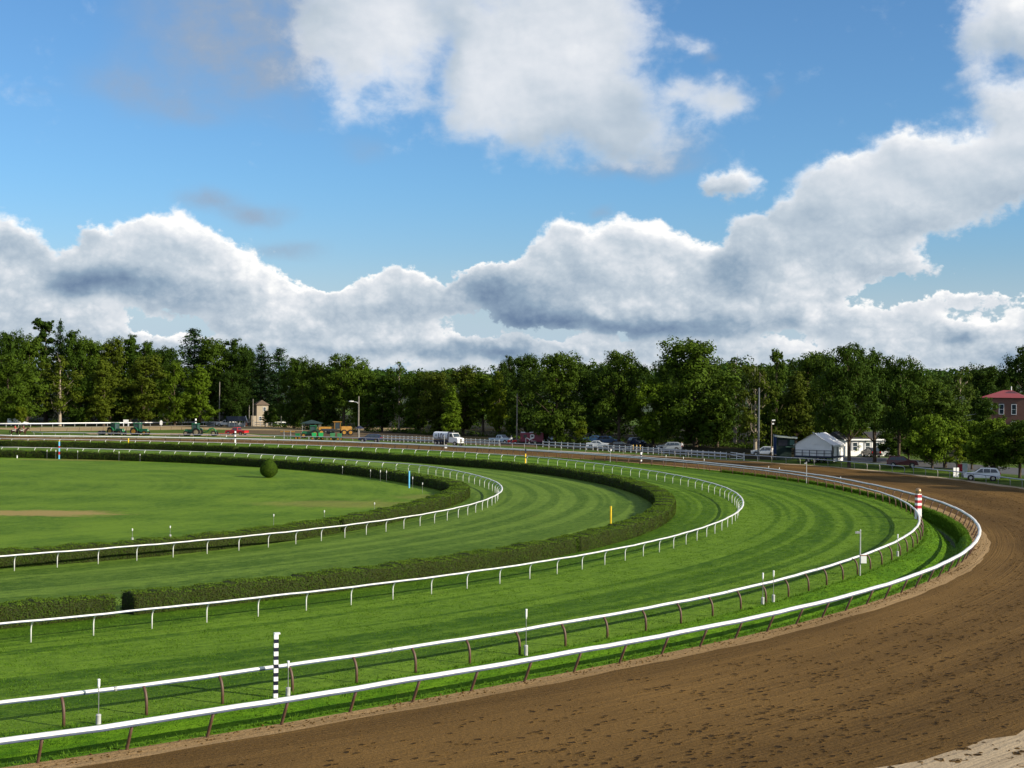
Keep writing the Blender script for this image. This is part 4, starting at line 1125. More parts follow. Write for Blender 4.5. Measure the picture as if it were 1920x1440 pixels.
def pine_proto(seed, H=24.0, W=10.0, low=.06, cards=9000, size=.5):
    rnd = random.Random(seed); tb, lv = MB(), MB()
    tb.tube([(0, 0, -.3), (0, 0, H * .3), (.1, .05, H * .65), (.05, 0, H * .985)], [.36, .30, .18, .03], 8)
    arms = 78
    for i in range(arms):
        t = (i / (arms - 1)) ** .9; z = H * (low + (0.965 - low) * t) + rnd.uniform(-.5, .5)
        reach = W / 2 * ((1 - t) ** .62 * .92 + .13) * rnd.choice((.55, .8, .95, 1.1))
        a = i * 2.39996 + rnd.uniform(-.5, .5); L = reach
        e = Vector((L * cos(a), L * sin(a), min(z + L * rnd.uniform(-.05, .28), H * .985)))
        limb(tb, (0, 0, z - L * .08), e, .07 * (1.2 - t), .02, rnd, 5, .05)
        m = max(14, int(cards / arms * (.35 + 1.0 * L / (W / 2))))
        for _ in range(m):
            f = rnd.uniform(.12, 1.08); w = .22 + L * .20 * (1.2 - f * .6)
            p = Vector((0, 0, z - L * .05)).lerp(e, f) + Vector((rnd.gauss(0, w), rnd.gauss(0, w), rnd.gauss(.10, .30)))
            leaf_cards(lv, p, Vector((cos(a) * .4, sin(a) * .4, 1)), size, rnd, 0)
    for _ in range(90):
        leaf_cards(lv, Vector((rnd.gauss(0, .28), rnd.gauss(0, .28), H * rnd.uniform(.93, 1.0))), Vector((0, 0, 1)), size * .7, rnd)
    return tb, lv

PROTO = {}
def proto(kind):
    if kind in PROTO: return PROTO[kind]
    if kind == 'pine': tb, lv = pine_proto(101)
    elif kind == 'pine_b': tb, lv = pine_proto(102, 24, 8.5, .05, 7000)
    elif kind == 'a': tb, lv = broad_proto(1, 20, 13, .03, 34, 8000)
    elif kind == 'b': tb, lv = broad_proto(2, 20, 12, .04, 32, 7600, shape='round')
    elif kind == 'c': tb, lv = broad_proto(3, 20, 14, .02, 40, 9000)
    elif kind == 'd': tb, lv = broad_proto(4, 20, 11, .03, 32, 7000, shape='cone')
    elif kind == 'e': tb, lv = broad_proto(5, 20, 15, .26, 34, 8500, shape='high')
    elif kind == 'f': tb, lv = broad_proto(6, 20, 12, .22, 28, 6600, shape='high')
    elif kind == 'slim': tb, lv = broad_proto(7, 20, 7.5, .05, 24, 4600, shape='col')
    elif kind == 'sparse': tb, lv = broad_proto(8, 20, 10.5, .16, 20, 2600, .46, shape='round', bare=14, solid=False)
    elif kind == 'bare': tb, lv = broad_proto(9, 20, 9, .1, 18, 2400, .46, shape='col', bare=30, solid=False)
    elif kind == 'low': tb, lv = broad_proto(10, 10, 10, .16, 24, 6400, .38, shape='round')
    elif kind == 'lowb': tb, lv = broad_proto(11, 10, 9, .20, 22, 5600, .38, shape='round')
    elif kind == 'young': tb, lv = broad_proto(12, 7, 4.0, .20, 14, 1900, .26, shape='cone')
    tm = tb.build('trunk', BARK_PALE if kind in ('sparse', 'bare') else BARK, fix=False)
    lm = lv.build('crown', NEEDLE if kind.startswith('pine') else LEAF, fix=False)
    zs = [v[2] for v in lv.v]; xs = sorted(abs(v[0]) for v in lv.v)
    tb_d, lv_d = tm.data, lm.data
    bpy.data.objects.remove(tm); bpy.data.objects.remove(lm)
    PROTO[kind] = (tb_d, lv_d, max(zs), xs[int(len(xs) * .985)] * 2)
    return PROTO[kind]

TINT = {'dark': (.64, .74, .70), 'mid': (.98, 1.0, .9), 'bright': (1.5, 1.45, .9), 'olive': (1.28, 1.02, .9), 'yellow': (2.0, 1.6, .9), 'pine': (.85, .95, 1.0), 'deep': (.46, .56, .58), 'grey': (1.05, 1.0, 1.25)}
tree_rnd = random.Random(77)
def tree(px, yb, yt, wpx, kind, tint, label, name='broadleaf_tree', group=None, rz=None, pos=None):
    td, cdm, h0, w0 = proto(kind)
    b = survey(px, yb); H = at_depth(px, yt, b.y).z
    W = wpx * b.y / FOC
    root = empty(name, b, tree_rnd.uniform(0, 6.28) if rz is None else rz, label, 'tree', group)
    sx = W / w0; sz = H / h0
    root.scale = (sx, sx, sz)
    t = bpy.data.objects.new('trunk', td); COL.objects.link(t); t.parent = root
    c = bpy.data.objects.new('crown', cdm); COL.objects.link(c); c.parent = root
    k = tree_rnd.uniform(.88, 1.12); v = TINT[tint]
    c.color = (v[0] * k, v[1] * k, v[2] * k, 1)
    return root
GL, GM, GR = 'trees behind the far left track', 'trees behind the machine yard', 'trees at the right of the turn'
P_, B_ = 'pine_tree', 'broadleaf_tree'
FRONT = [
 # far left: back row against the sky
 (12, 793, 614, 84, 'c', 'dark', 'dark tree whose crown meets the left edge against the clouds', B_, GL),
 (50, 793, 628, 72, 'b', 'mid', 'tree left of the ragged tallest pine at the far left', B_, GL),
 (86, 792, 594, 70, 'slim', 'deep', 'tallest ragged dark tree at the far left, left of its twin tip', B_, GL),
 (112, 792, 596, 44, 'pine_b', 'pine', 'narrow dark tip right beside the tallest tree at the far left', P_, GL),
 (139, 793, 616, 66, 'a', 'dark', 'greyish dark tree just right of the twin tallest tips', B_, GL),
 (172, 793, 630, 70, 'c', 'mid', 'mid green tree above the pale trunked thin tree', B_, GL),
 (206, 793, 628, 66, 'b', 'olive', 'olive topped back tree above the two driven tractors', B_, GL),
 (243, 793, 625, 66, 'd', 'dark', 'pointed dark back tree left of the dip in the skyline', B_, GL),
 (275, 793, 637, 60, 'a', 'dark', 'dark back tree at the dip in the far left skyline', B_, GL),
 (314, 793, 645, 66, 'c', 'deep', 'deep shaded tree left of the layered pine', B_, GL),
 (362, 792, 614, 92, 'pine', 'pine', 'tall layered pine rising above its neighbours at left', P_, GL),
 (405, 793, 629, 84, 'b', 'mid', 'tall leafy tree immediately right of the layered pine', B_, GL),
 (441, 793, 632, 66, 'a', 'dark', 'dark tall tree second to the right of the layered pine', B_, GL),
 (466, 794, 652, 50, 'c', 'deep', 'deep green tree filling the gap left of the smaller pines', B_, GL),
 # far left: front row along the chute
 (18, 799, 660, 92, 'a', 'mid', 'leafy green tree on the chute side at the left edge', B_, GL),
 (112, 799, 664, 84, 'sparse', 'olive', 'thin tree with a pale bare trunk showing behind the white chute rail', B_, GL),
 (150, 798.5, 702, 62, 'c', 'dark', 'low dark tree between the pale trunked one and the olive one', B_, GL),
 (194, 799, 668, 74, 'd', 'olive', 'pointed olive tree straight above the left driven tractor', B_, GL),
 (230, 798.5, 720, 50, 'c', 'deep', 'low shaded tree between two olive ones above the tractors', B_, GL),
 (266, 799, 662, 86, 'b', 'olive', 'large brownish olive tree above the right driven tractor', B_, GL),
 (328, 799.5, 676, 66, 'a', 'bright', 'bright green tree left of the lighter drooping one', B_, GL),
 (374, 800, 682, 66, 'd', 'bright', 'bright drooping tree directly left of the tall bare utility pole', B_, GL),
 (432, 798, 692, 62, 'c', 'deep', 'shaded low tree behind the bare utility pole', B_, GL),
 (40, 800, 762, 22, 'lowb', 'yellow', 'small yellowish bush tree under the woods above the two riders', B_, GL),
 # middle, behind the machine yard
 (488, 796, 640, 62, 'pine_b', 'pine', 'left one of the small pines above the beige house', P_, GM),
 (522, 797, 651, 72, 'pine', 'pine', 'right one of the small pines above the beige house', P_, GM),
 (508, 800.6, 764, 26, 'lowb', 'dark', 'small dark tree covering the right side of the beige house', B_, GM),
 (497, 800.4, 775, 17, 'young', 'olive', 'small olive bush tree before the beige house wall', B_, GM),
 (552, 803, 664, 70, 'c', 'dark', 'dark tree between the small pines and the machine yard', B_, GM),
 (586, 805, 676, 70, 'b', 'mid', 'green tree above the green spreaders', B_, GM),
 (612, 806, 690, 56, 'a', 'dark', 'dark tree left of the one behind the street lamp', B_, GM),
 (644, 807, 661, 92, 'e', 'mid', 'highest broad tree of the middle, its crown over the street lamp arm', B_, GM),
 (688, 808, 690, 64, 'c', 'mid', 'tree just right of the street lamp pole', B_, GM),
 (716, 809, 701, 64, 'b', 'dark', 'shorter dark tree above the white horse fence left end', B_, GM),
 (748, 810, 676, 54, 'sparse', 'mid', 'slim open tree with a small tuft sticking out on top', B_, GM),
 (783, 811, 693, 70, 'a', 'mid', 'tree above the left end of the white tanker truck', B_, GM),
 (822, 813, 692, 76, 'c', 'olive', 'tree straight above the white tanker truck', B_, GM),
 (846, 819, 722, 50, 'd', 'bright', 'lower bright tree right behind the tanker truck cab', B_, GM),
 (868, 815, 682, 80, 'b', 'olive', 'olive crowned tree with dead twigs right of the tanker truck', B_, GM),
 (906, 816, 696, 64, 'f', 'bright', 'open tree with visible trunk behind the white fence', B_, GM),
 (936, 817, 694, 52, 'd', 'yellow', 'yellow green pointed tree above the red and white pickup', B_, GM),
 (953, 812, 664, 52, 'a', 'deep', 'shaded tall tree left of the big tree over the red trailer', B_, GM),
 # right of the middle
 (985, 820, 659, 84, 'c', 'dark', 'big dark tree over the red trailer', B_, GM),
 (1041, 834, 654, 116, 'c', 'mid', 'wide ragged tree just right of the red trailer', B_, GR),
 (1085, 829, 788, 30, 'lowb', 'yellow', 'little round yellow green tree behind the white two rail fence', B_, GR),
 (1090, 822, 678, 72, 'a', 'dark', 'dark tree behind the little yellow green one', B_, GR),
 (1128, 823, 676, 76, 'b', 'dark', 'dark tree above the parked white saloon', B_, GR),
 (1160, 835, 654, 104, 'e', 'mid', 'wide tree with a flat tuft on its top, above the dark car', B_, GR),
 (1224, 837, 706, 84, 'a', 'bright', 'lower bright tree above the yellow bollards', B_, GR),
 (1256, 827, 670, 66, 'c', 'dark', 'shaded tree between the lower bright one and the widest crown', B_, GR),
 (1304, 838, 628, 146, 'c', 'mid', 'widest and highest crown in the row, above the parked wagon', B_, GR),
 (1345, 838, 716, 84, 'b', 'dark', 'shaded lower tree at the right foot of the widest crown', B_, GR),
 (1378, 832, 668, 88, 'sparse', 'grey', 'grey green open tree right of the widest crown', B_, GR),
 (1416, 852, 682, 62, 'bare', 'olive', 'half bare vine covered tree beside the tall dark pole', B_, GR),
 (1440, 846, 688, 76, 'c', 'dark', 'dark tree behind the tall dark pole', B_, GR),
 (1456, 848, 652, 44, 'slim', 'mid', 'slender tree with a pointed tip left of the white tent', B_, GR),
 (1510, 846, 655, 92, 'b', 'mid', 'tree straight above the peak of the white tent', B_, GR),
 (1492, 851, 694, 84, 'd', 'olive', 'lower tree right behind the white tent', B_, GR),
 (1545, 848, 660, 70, 'c', 'mid', 'tree between the tent peak and the thick trunked tree', B_, GR),
 (1592, 876.5, 640, 118, 'e', 'dark', 'big tree with a thick bare trunk standing at the outer rail right of the tent', B_, GR),
 (1640, 866, 650, 86, 'f', 'dark', 'dark tree between the two thick trunked trees', B_, GR),
 (1685, 872, 664, 100, 'e', 'dark', 'tree with a thick trunk in front of the maroon car', B_, GR),
 (1600, 854, 790, 52, 'lowb', 'yellow', 'small yellow green tree in front of the white building', B_, GR),
 (1740, 866, 702, 92, 'c', 'mid', 'wide tree right of the maroon car', B_, GR),
 (1772, 877, 726, 92, 'f', 'mid', 'tree with exposed trunk left of the red and white signs', B_, GR),
 (1795, 846, 684, 66, 'sparse', 'grey', 'pale open tree against the sky left of the brick house', B_, GR),
 (1853, 840, 678, 96, 'c', 'deep', 'dark tree rising behind the red roof', B_, GR),
 (1918, 840, 646, 84, 'a', 'deep', 'darkest tall tree at the right edge behind the house', B_, GR),
 (1849, 868, 742, 60, 'b', 'dark', 'tree hiding the left end of the brick house', B_, GR),
 (1748, 881, 774, 92, 'low', 'bright', 'low bright round tree left of the small sapling', B_, GR),
 (1795, 885, 820, 38, 'young', 'yellow', 'small yellow green sapling beside the red and white signs', B_, GR),
 (1822, 880, 786, 76, 'low', 'bright', 'low round tree behind the small sapling', B_, GR),
 (1864, 893, 782, 108, 'low', 'bright', 'low wide tree with its trunk in front of the white estate car', B_, GR),
 (1912, 896, 786, 96, 'lowb', 'mid', 'low tree at the right edge beyond the outer rail', B_, GR),
 (1674, 868, 806, 54, 'lowb', 'dark', 'low dark tree hiding the right end of the white building', B_, GR),
 (1704, 862, 800, 60, 'low', 'mid', 'low leafy tree behind the maroon car', B_, GR),
 # just outside the right edge: their long shadows lie across the dirt
 (2010, 908, 700, 150, 'c', 'mid', 'tree beyond the right edge whose shadow crosses the dirt', B_, GR),
 (2110, 915, 690, 160, 'e', 'mid', 'second tree beyond the right edge shading the dirt', B_, GR),
 (2200, 922, 690, 150, 'a', 'mid', 'third tree beyond the right edge shading the dirt', B_, GR),
 (2310, 934, 680, 170, 'c', 'mid', 'fourth tree beyond the right edge shading the dirt', B_, GR),
]
for t in FRONT: tree(*t[:6], t[6], t[7], t[8])

# the deep wood behind the rows: one mass of crowns down to the ground
def wood():
    rnd = random.Random(91); lv = MB()
    edge = [(-80, 789), (250, 789), (440, 789.5), (520, 797), (700, 801), (950, 806), (1040, 816), (1300, 824), (1460, 835), (1580, 838), (1900, 832), (2050, 836)]
    tops = [(-80, 632), (250, 642), (290, 655), (440, 650), (520, 668), (600, 684), (700, 700), (950, 688), (1040, 680), (1300, 670), (1460, 672), (1580, 664), (1720, 690), (1800, 700), (1900, 690), (2050, 680)]
    def at(tab, x):
        for (a, p), (b, q) in zip(tab, tab[1:]):
            if x <= b: return p + (q - p) * (x - a) / (b - a)
        return tab[-1][1]
    x = -80.0
    while x < 2040:
        yb = at(edge, x); b0 = survey(x, yb)
        gap = 1575 < x < 1700        # the white building stands in this opening
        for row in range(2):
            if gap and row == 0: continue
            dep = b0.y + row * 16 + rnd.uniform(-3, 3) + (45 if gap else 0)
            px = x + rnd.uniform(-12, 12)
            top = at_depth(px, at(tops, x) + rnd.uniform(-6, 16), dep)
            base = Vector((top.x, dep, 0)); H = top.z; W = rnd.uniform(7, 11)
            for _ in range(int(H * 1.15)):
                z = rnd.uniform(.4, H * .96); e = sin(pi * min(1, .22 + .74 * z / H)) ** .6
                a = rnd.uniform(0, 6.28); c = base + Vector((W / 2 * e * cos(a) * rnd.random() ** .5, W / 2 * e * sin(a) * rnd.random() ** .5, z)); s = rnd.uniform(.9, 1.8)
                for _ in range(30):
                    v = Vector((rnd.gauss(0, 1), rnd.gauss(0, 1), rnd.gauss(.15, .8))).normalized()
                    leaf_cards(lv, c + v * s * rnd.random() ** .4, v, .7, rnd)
        x += rnd.uniform(15, 24)
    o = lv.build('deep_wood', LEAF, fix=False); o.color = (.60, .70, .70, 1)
    tag(o, 'deep dark wood filling the gaps behind the rows of trees', 'wood', kind='stuff')
    # a wooded rise far behind, seen over the lower trees of the middle
    lv = MB()
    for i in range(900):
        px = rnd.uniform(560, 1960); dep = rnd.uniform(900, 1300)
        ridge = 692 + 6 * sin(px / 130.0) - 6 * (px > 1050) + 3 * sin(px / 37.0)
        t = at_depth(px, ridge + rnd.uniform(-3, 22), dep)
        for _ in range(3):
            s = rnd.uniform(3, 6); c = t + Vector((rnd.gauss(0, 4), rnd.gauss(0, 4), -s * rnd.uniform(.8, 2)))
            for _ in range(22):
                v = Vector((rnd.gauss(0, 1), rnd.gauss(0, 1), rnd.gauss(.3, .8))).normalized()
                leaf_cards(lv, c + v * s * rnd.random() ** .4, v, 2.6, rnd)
    o = lv.build('distant_wood', LEAF, fix=False); o.color = (.62, .85, 1.25, 1)  # bluish tint puts distance haze into the leaf colour
    tag(o, 'far wooded rise showing bluish over the trees of the middle', 'wood', kind='stuff')
    # the rise itself
    mb = MB(); k = 40
    for i in range(k + 1):
        for j, (dep, z) in enumerate(((700, -1), (950, 15), (1200, 22), (1700, 20), (2400, -1))):
            x = (-.9 + 1.8 * i / k) * dep * .8
            mb.v.append((x, dep, z * (.85 + .15 * sin(i * .9))))
    for i in range(k):
        for j in range(4): mb.face([i * 5 + j, (i + 1) * 5 + j, (i + 1) * 5 + j + 1, i * 5 + j + 1], 0, True)
    tag(mb.build('hill', mat('wooded_hill_soil', (.03, .05, .02), .9), fix=False), kind='structure')
wood()

# near-black soil under the trees, their shade put into its colour
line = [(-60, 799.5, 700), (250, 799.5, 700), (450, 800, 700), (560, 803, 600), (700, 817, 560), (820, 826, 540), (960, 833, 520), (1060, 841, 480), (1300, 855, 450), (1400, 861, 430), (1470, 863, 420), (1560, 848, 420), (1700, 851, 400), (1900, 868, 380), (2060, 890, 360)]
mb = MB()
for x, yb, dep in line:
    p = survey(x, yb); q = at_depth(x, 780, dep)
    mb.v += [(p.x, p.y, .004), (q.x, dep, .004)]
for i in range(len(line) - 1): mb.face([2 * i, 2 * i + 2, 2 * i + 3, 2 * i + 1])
tag(mb.build('shaded_woodland_floor', SHADED_LITTER, fix=False), kind='structure')

# scrubby growth at the feet of the trees
def understory():
    rnd = random.Random(93); lv = MB()
    line = [(-20, 797), (450, 797.5), (560, 806), (700, 811), (960, 822), (1060, 831), (1300, 833), (1400, 842), (1470, 847)]
    x = -20.0
    while x < 1470:
        for (a, p), (b, q) in zip(line, line[1:]):
            if a <= x <= b:
                yb = p + (q - p) * (x - a) / (b - a)
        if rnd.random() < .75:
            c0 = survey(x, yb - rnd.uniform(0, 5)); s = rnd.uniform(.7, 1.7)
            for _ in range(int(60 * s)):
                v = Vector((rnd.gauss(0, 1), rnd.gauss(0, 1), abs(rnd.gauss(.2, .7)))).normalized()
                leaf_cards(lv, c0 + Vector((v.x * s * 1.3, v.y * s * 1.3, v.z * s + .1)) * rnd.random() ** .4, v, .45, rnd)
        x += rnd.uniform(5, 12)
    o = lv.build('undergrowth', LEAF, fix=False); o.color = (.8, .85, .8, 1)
    tag(o, 'dark scrubby undergrowth along the foot of the woods', 'undergrowth', kind='stuff')
understory()

# ------------------------------------------------------------------ figures grown from a skeleton
def skin_mesh(name, nodes, edges, material, parent, root, levels=1):
    """nodes: name -> (x, y, z, radius or (rx, ry)); one continuous tapered surface"""
    names = list(nodes); ix = {k: i for i, k in enumerate(names)}
    me = bpy.data.meshes.new(name + '_bones')
    me.from_pydata([nodes[k][:3] for k in names], [(ix[a], ix[b]) for a, b in edges], [])
    o = bpy.data.objects.new(name + '_bones', me); COL.objects.link(o)
    sk = o.modifiers.new('skin', 'SKIN'); sk.use_smooth_shade = True
    sv = me.skin_vertices[0].data if me.skin_vertices else None
    if sv is None:
        bm = bmesh.new(); bm.from_mesh(me); bm.verts.layers.skin.verify(); bm.to_mesh(me); bm.free()
        sv = me.skin_vertices[0].data
    for k in names:
        r = nodes[k][3]
        sv[ix[k]].radius = (r, r) if not isinstance(r, tuple) else r
        sv[ix[k]].use_root = (k == root)
    ss = o.modifiers.new('sub', 'SUBSURF'); ss.levels = levels; ss.render_levels = levels
    dg = bpy.context.evaluated_depsgraph_get()
    res = bpy.data.meshes.new_from_object(o.evaluated_get(dg))
    bpy.data.objects.remove(o)
    res.name = name; res.materials.clear(); res.materials.append(material)
    for p in res.polygons: p.use_smooth = True
    r = bpy.data.objects.new(name, res); COL.objects.link(r); r.parent = parent
    return r

SKIN = mat('skin', (.42, .25, .17), .55)
HAIR = mat('dark_hair', (.03, .02, .015), .7)
def cloth(name, col): return mat(name, col, .85, 0, .15, .15, 8)
WHITE_CLOTH = cloth('white_shirt', (.78, .78, .78)); NAVY_CLOTH = cloth('navy_trousers', (.02, .025, .05)); RED_CLOTH = cloth('red_jacket', (.42, .02, .03))
KHAKI = cloth('pale_breeches', (.42, .36, .27)); MAROON = cloth('maroon_jacket', (.12, .015, .03)); DARKHAT = cloth('dark_cap', (.02, .02, .025))

def person(loc, rz, label, shirt, trousers, pose='stand', hat=None):
    root = empty('person', loc, rz, label, 'person')
    if pose == 'stand':
        hip, knee, foot = (.10, 0, .93), (.11, .02, .50), (.12, -.02, .08)
        sh, el, wr = (.19, 0, 1.43), (.27, -.03, 1.16), (.27, .09, .93)
    elif pose == 'stride':
        hip, knee, foot = (.10, 0, .93), (.11, .12, .51), (.11, .16, .08)
        sh, el, wr = (.19, 0, 1.43), (.27, -.10, 1.17), (.26, .04, .96)
    else:        # riding, measured from the horse's back
        hip, knee, foot = (.13, 0, .10), (.31, .32, -.12), (.33, .14, -.52)
        sh, el, wr = (.19, .06, .60), (.26, .16, .34), (.13, .42, .22)
    hz = hip[2]
    T = {'pelvis': (0, 0, hz + .03, (.155, .11)), 'waist': (0, sh[1] * .4, hz + .20, (.13, .095)), 'chest': (0, sh[1] * .8, sh[2] - .10, (.165, .11)), 'neckb': (0, sh[1] + .01, sh[2] + .04, .065)}
    head = {'neck': (0, sh[1] + .02, sh[2] + .11, .052), 'jaw': (0, sh[1] + .055, sh[2] + .175, .066), 'skull': (0, sh[1] + .03, sh[2] + .26, .090), 'crown': (0, sh[1] + .02, sh[2] + .315, .062), 'nose': (0, sh[1] + .135, sh[2] + .215, .012)}
    nodes = dict(T); nodes.update(head)
    edges = [('pelvis', 'waist'), ('waist', 'chest'), ('chest', 'neckb'), ('neckb', 'neck'), ('neck', 'jaw'), ('jaw', 'skull'), ('skull', 'crown'), ('jaw', 'nose')]
    sleeve, legs = dict(T), {'pelvis': T['pelvis']}
    e_s, e_l = [('pelvis', 'waist'), ('waist', 'chest'), ('chest', 'neckb')], []
    for s, c in ((-1, 'l'), (1, 'r')):
        fw = 1 if (pose != 'stride' or s > 0) else -1
        P = lambda q: (q[0] * s, q[1] * fw if pose == 'stride' else q[1], q[2])
        nodes.update({'hip' + c: (*P(hip), .085), 'knee' + c: (*P(knee), .055), 'ankle' + c: (*P(foot), .042), 'toe' + c: (P(foot)[0], P(foot)[1] + .17, foot[2] - .03, .035),
                      'sh' + c: (*P(sh), .060), 'el' + c: (*P(el), .042), 'wr' + c: (*P(wr), .028)})
        w = Vector(P(wr)); d = (w - Vector(P(el))).normalized(); pm = w + d * .08
        nodes['palm' + c] = (pm.x, pm.y, pm.z, (.034, .018))
        edges += [('pelvis', 'hip' + c), ('hip' + c, 'knee' + c), ('knee' + c, 'ankle' + c), ('ankle' + c, 'toe' + c), ('chest', 'sh' + c), ('sh' + c, 'el' + c), ('el' + c, 'wr' + c), ('wr' + c, 'palm' + c)]
        side = d.cross(Vector((s, 0, 0))).normalized(); curl = side.cross(d).normalized() * -.35
        for i, (o_, L) in enumerate(((-.028, .068), (-.01, .08), (.009, .075), (.027, .058))):
            a = pm + side * o_ + d * (.02 + L * .5); b = a + (d + curl).normalized() * L * .5
            nodes['f%d%s' % (i, c)] = (*a, .0085); nodes['t%d%s' % (i, c)] = (*b, .007)
            edges += [('palm' + c, 'f%d%s' % (i, c)), ('f%d%s' % (i, c), 't%d%s' % (i, c))]
        a = w + d * .035 + side * -.045; nodes['thumb' + c] = (*a, .010); nodes['thumbt' + c] = (*(a + d * .04 - side * .015), .008)
        edges += [('wr' + c, 'thumb' + c), ('thumb' + c, 'thumbt' + c)]
        sleeve.update({'sh' + c: (*P(sh), .072), 'el' + c: (*P(el), .054), 'cuff' + c: (*Vector(P(el)).lerp(w, .85), .040)})
        e_s += [('chest', 'sh' + c), ('sh' + c, 'el' + c), ('el' + c, 'cuff' + c)]
        legs.update({'hip' + c: (*P(hip), .10), 'knee' + c: (*P(knee), .070), 'hem' + c: (*Vector(P(knee)).lerp(Vector(P(foot)), .9), .058)})
        e_l += [('pelvis', 'hip' + c), ('hip' + c, 'knee' + c), ('knee' + c, 'hem' + c)]
    fat = lambda d_, k: {a: (*b[:3], tuple(x * k for x in b[3]) if isinstance(b[3], tuple) else b[3] * k) for a, b in d_.items()}
    body = skin_mesh('body', nodes, edges, SKIN, root, 'pelvis')
    skin_mesh('shirt', fat(sleeve, 1.10), e_s, shirt, root, 'pelvis')
    skin_mesh('trousers', fat(legs, 1.06), e_l, trousers, root, 'pelvis')
    hc = (0, sh[1] + .018, sh[2] + .285)
    MB().ball((hc[0], hc[1] - .012, hc[2]), (.093, .105, .075), 12, 8).build('hair', HAIR, root)
    for s in (-1, 1):
        MB().ball((s * .088, sh[1] + .03, sh[2] + .22), (.014, .026, .034), 8, 6).build('ear', SKIN, root)
        MB().ball((s * .033, sh[1] + .112, sh[2] + .243), (.014, .010, .010), 8, 6).build('eye', BLACK, root)
    MB().ball((0, sh[1] + .118, sh[2] + .172), (.026, .008, .008), 8, 6).build('mouth', mat('lips', (.3, .1, .09), .5), root)
    if hat:
        MB().ball((hc[0], hc[1], hc[2] + .025), (.115, .128, .085), 12, 8).cyl((0, hc[1] + .06, hc[2] + .01), (0, hc[1] + .075, hc[2]), .10, .10, 12).build('cap', hat, root)
    for s in (-1, 1):
        fw = 1 if (pose != 'stride' or s > 0) else -1
        f_ = Vector((foot[0] * s, foot[1] * (fw if pose == 'stride' else 1), foot[2]))
        MB().box((f_.x, f_.y + .07, f_.z - .03), (.10, .28, .09), 0, 0, .8).build('shoe', BLACK, root)
    return root

HORSE_BAY = mat('dark_bay_coat', (.035, .016, .010), .45, 0, .4, .25, 2); MANE = mat('black_mane', (.010, .008, .008), .7)
def horse(loc, rz, label, coat, wraps):
    root = empty('horse', loc, rz, label, 'horse', 'saddle horses on the far track')
    Nn = {'chest': (.55, 0, 1.20, (.25, .33)), 'belly': (0, 0, 1.16, (.29, .31)), 'rump': (-.60, 0, 1.24, (.27, .32)), 'dock': (-.92, 0, 1.30, .14),
          'neckb': (.78, 0, 1.42, (.14, .24)), 'neckm': (1.02, 0, 1.66, (.10, .17)), 'poll': (1.22, 0, 1.92, (.085, .12)), 'face': (1.42, 0, 1.76, (.075, .10)), 'muzzle': (1.60, 0, 1.56, (.055, .065)),
          'earl': (1.20, .06, 2.08, .022), 'earr': (1.20, -.06, 2.08, .022)}
    Ee = [('belly', 'chest'), ('belly', 'rump'), ('rump', 'dock'), ('chest', 'neckb'), ('neckb', 'neckm'), ('neckm', 'poll'), ('poll', 'face'), ('face', 'muzzle'), ('poll', 'earl'), ('poll', 'earr')]
    for s, c, dx in ((.16, 'l', .10), (-.16, 'r', -.12)):
        Nn.update({'elb' + c: (.52, s, .92, .115), 'kne' + c: (.54 + dx, s, .50, .058), 'fet' + c: (.52 + dx * 1.5, s, .14, .045), 'hof' + c: (.57 + dx * 1.5, s, .03, .058),
                   'sti' + c: (-.52, s, .88, .15), 'hoc' + c: (-.80 - dx, s, .54, .062), 'pas' + c: (-.74 - dx * 1.2, s, .14, .045), 'hnd' + c: (-.69 - dx * 1.2, s, .03, .058)})
        Ee += [('chest', 'elb' + c), ('elb' + c, 'kne' + c), ('kne' + c, 'fet' + c), ('fet' + c, 'hof' + c), ('rump', 'sti' + c), ('sti' + c, 'hoc' + c), ('hoc' + c, 'pas' + c), ('pas' + c, 'hnd' + c)]
    skin_mesh('body', Nn, Ee, coat, root, 'belly')
    MB().tube([(.62, 0, 1.60), (.88, 0, 1.74), (1.12, 0, 1.98), (1.24, 0, 2.02)], [.03, .05, .05, .03], 6).build('mane', MANE, root)
    MB().tube([(-.92, 0, 1.36), (-1.05, 0, 1.22), (-1.10, 0, .85), (-1.06, 0, .55)], [.04, .07, .08, .02], 8).build('tail', MANE, root)
    MB().box((.05, 0, 1.44), (.55, .56, .12), 0, 0, .7).box((-.12, 0, 1.53), (.14, .3, .12), 0, 0, .7).build('saddle', mat('saddle_leather', (.05, .025, .015), .4), root)
    MB().box((-.02, 0, 1.34), (.75, .66, .22), 0, 0, .78).build('saddle_cloth', cloth('saddle_cloth', (.5, .48, .44)), root)
    if wraps:
        for s, dx in ((.16, .10), (-.16, -.12)):
            MB().cyl((.53 + dx * 1.3, s, .36), (.525 + dx * 1.5, s, .16), .062, .056, 10).build('leg_wrap', WHITE_CLOTH, root)
            MB().cyl((-.78 - dx, s, .42), (-.745 - dx * 1.2, s, .17), .066, .056, 10).build('leg_wrap', WHITE_CLOTH, root)
    return root

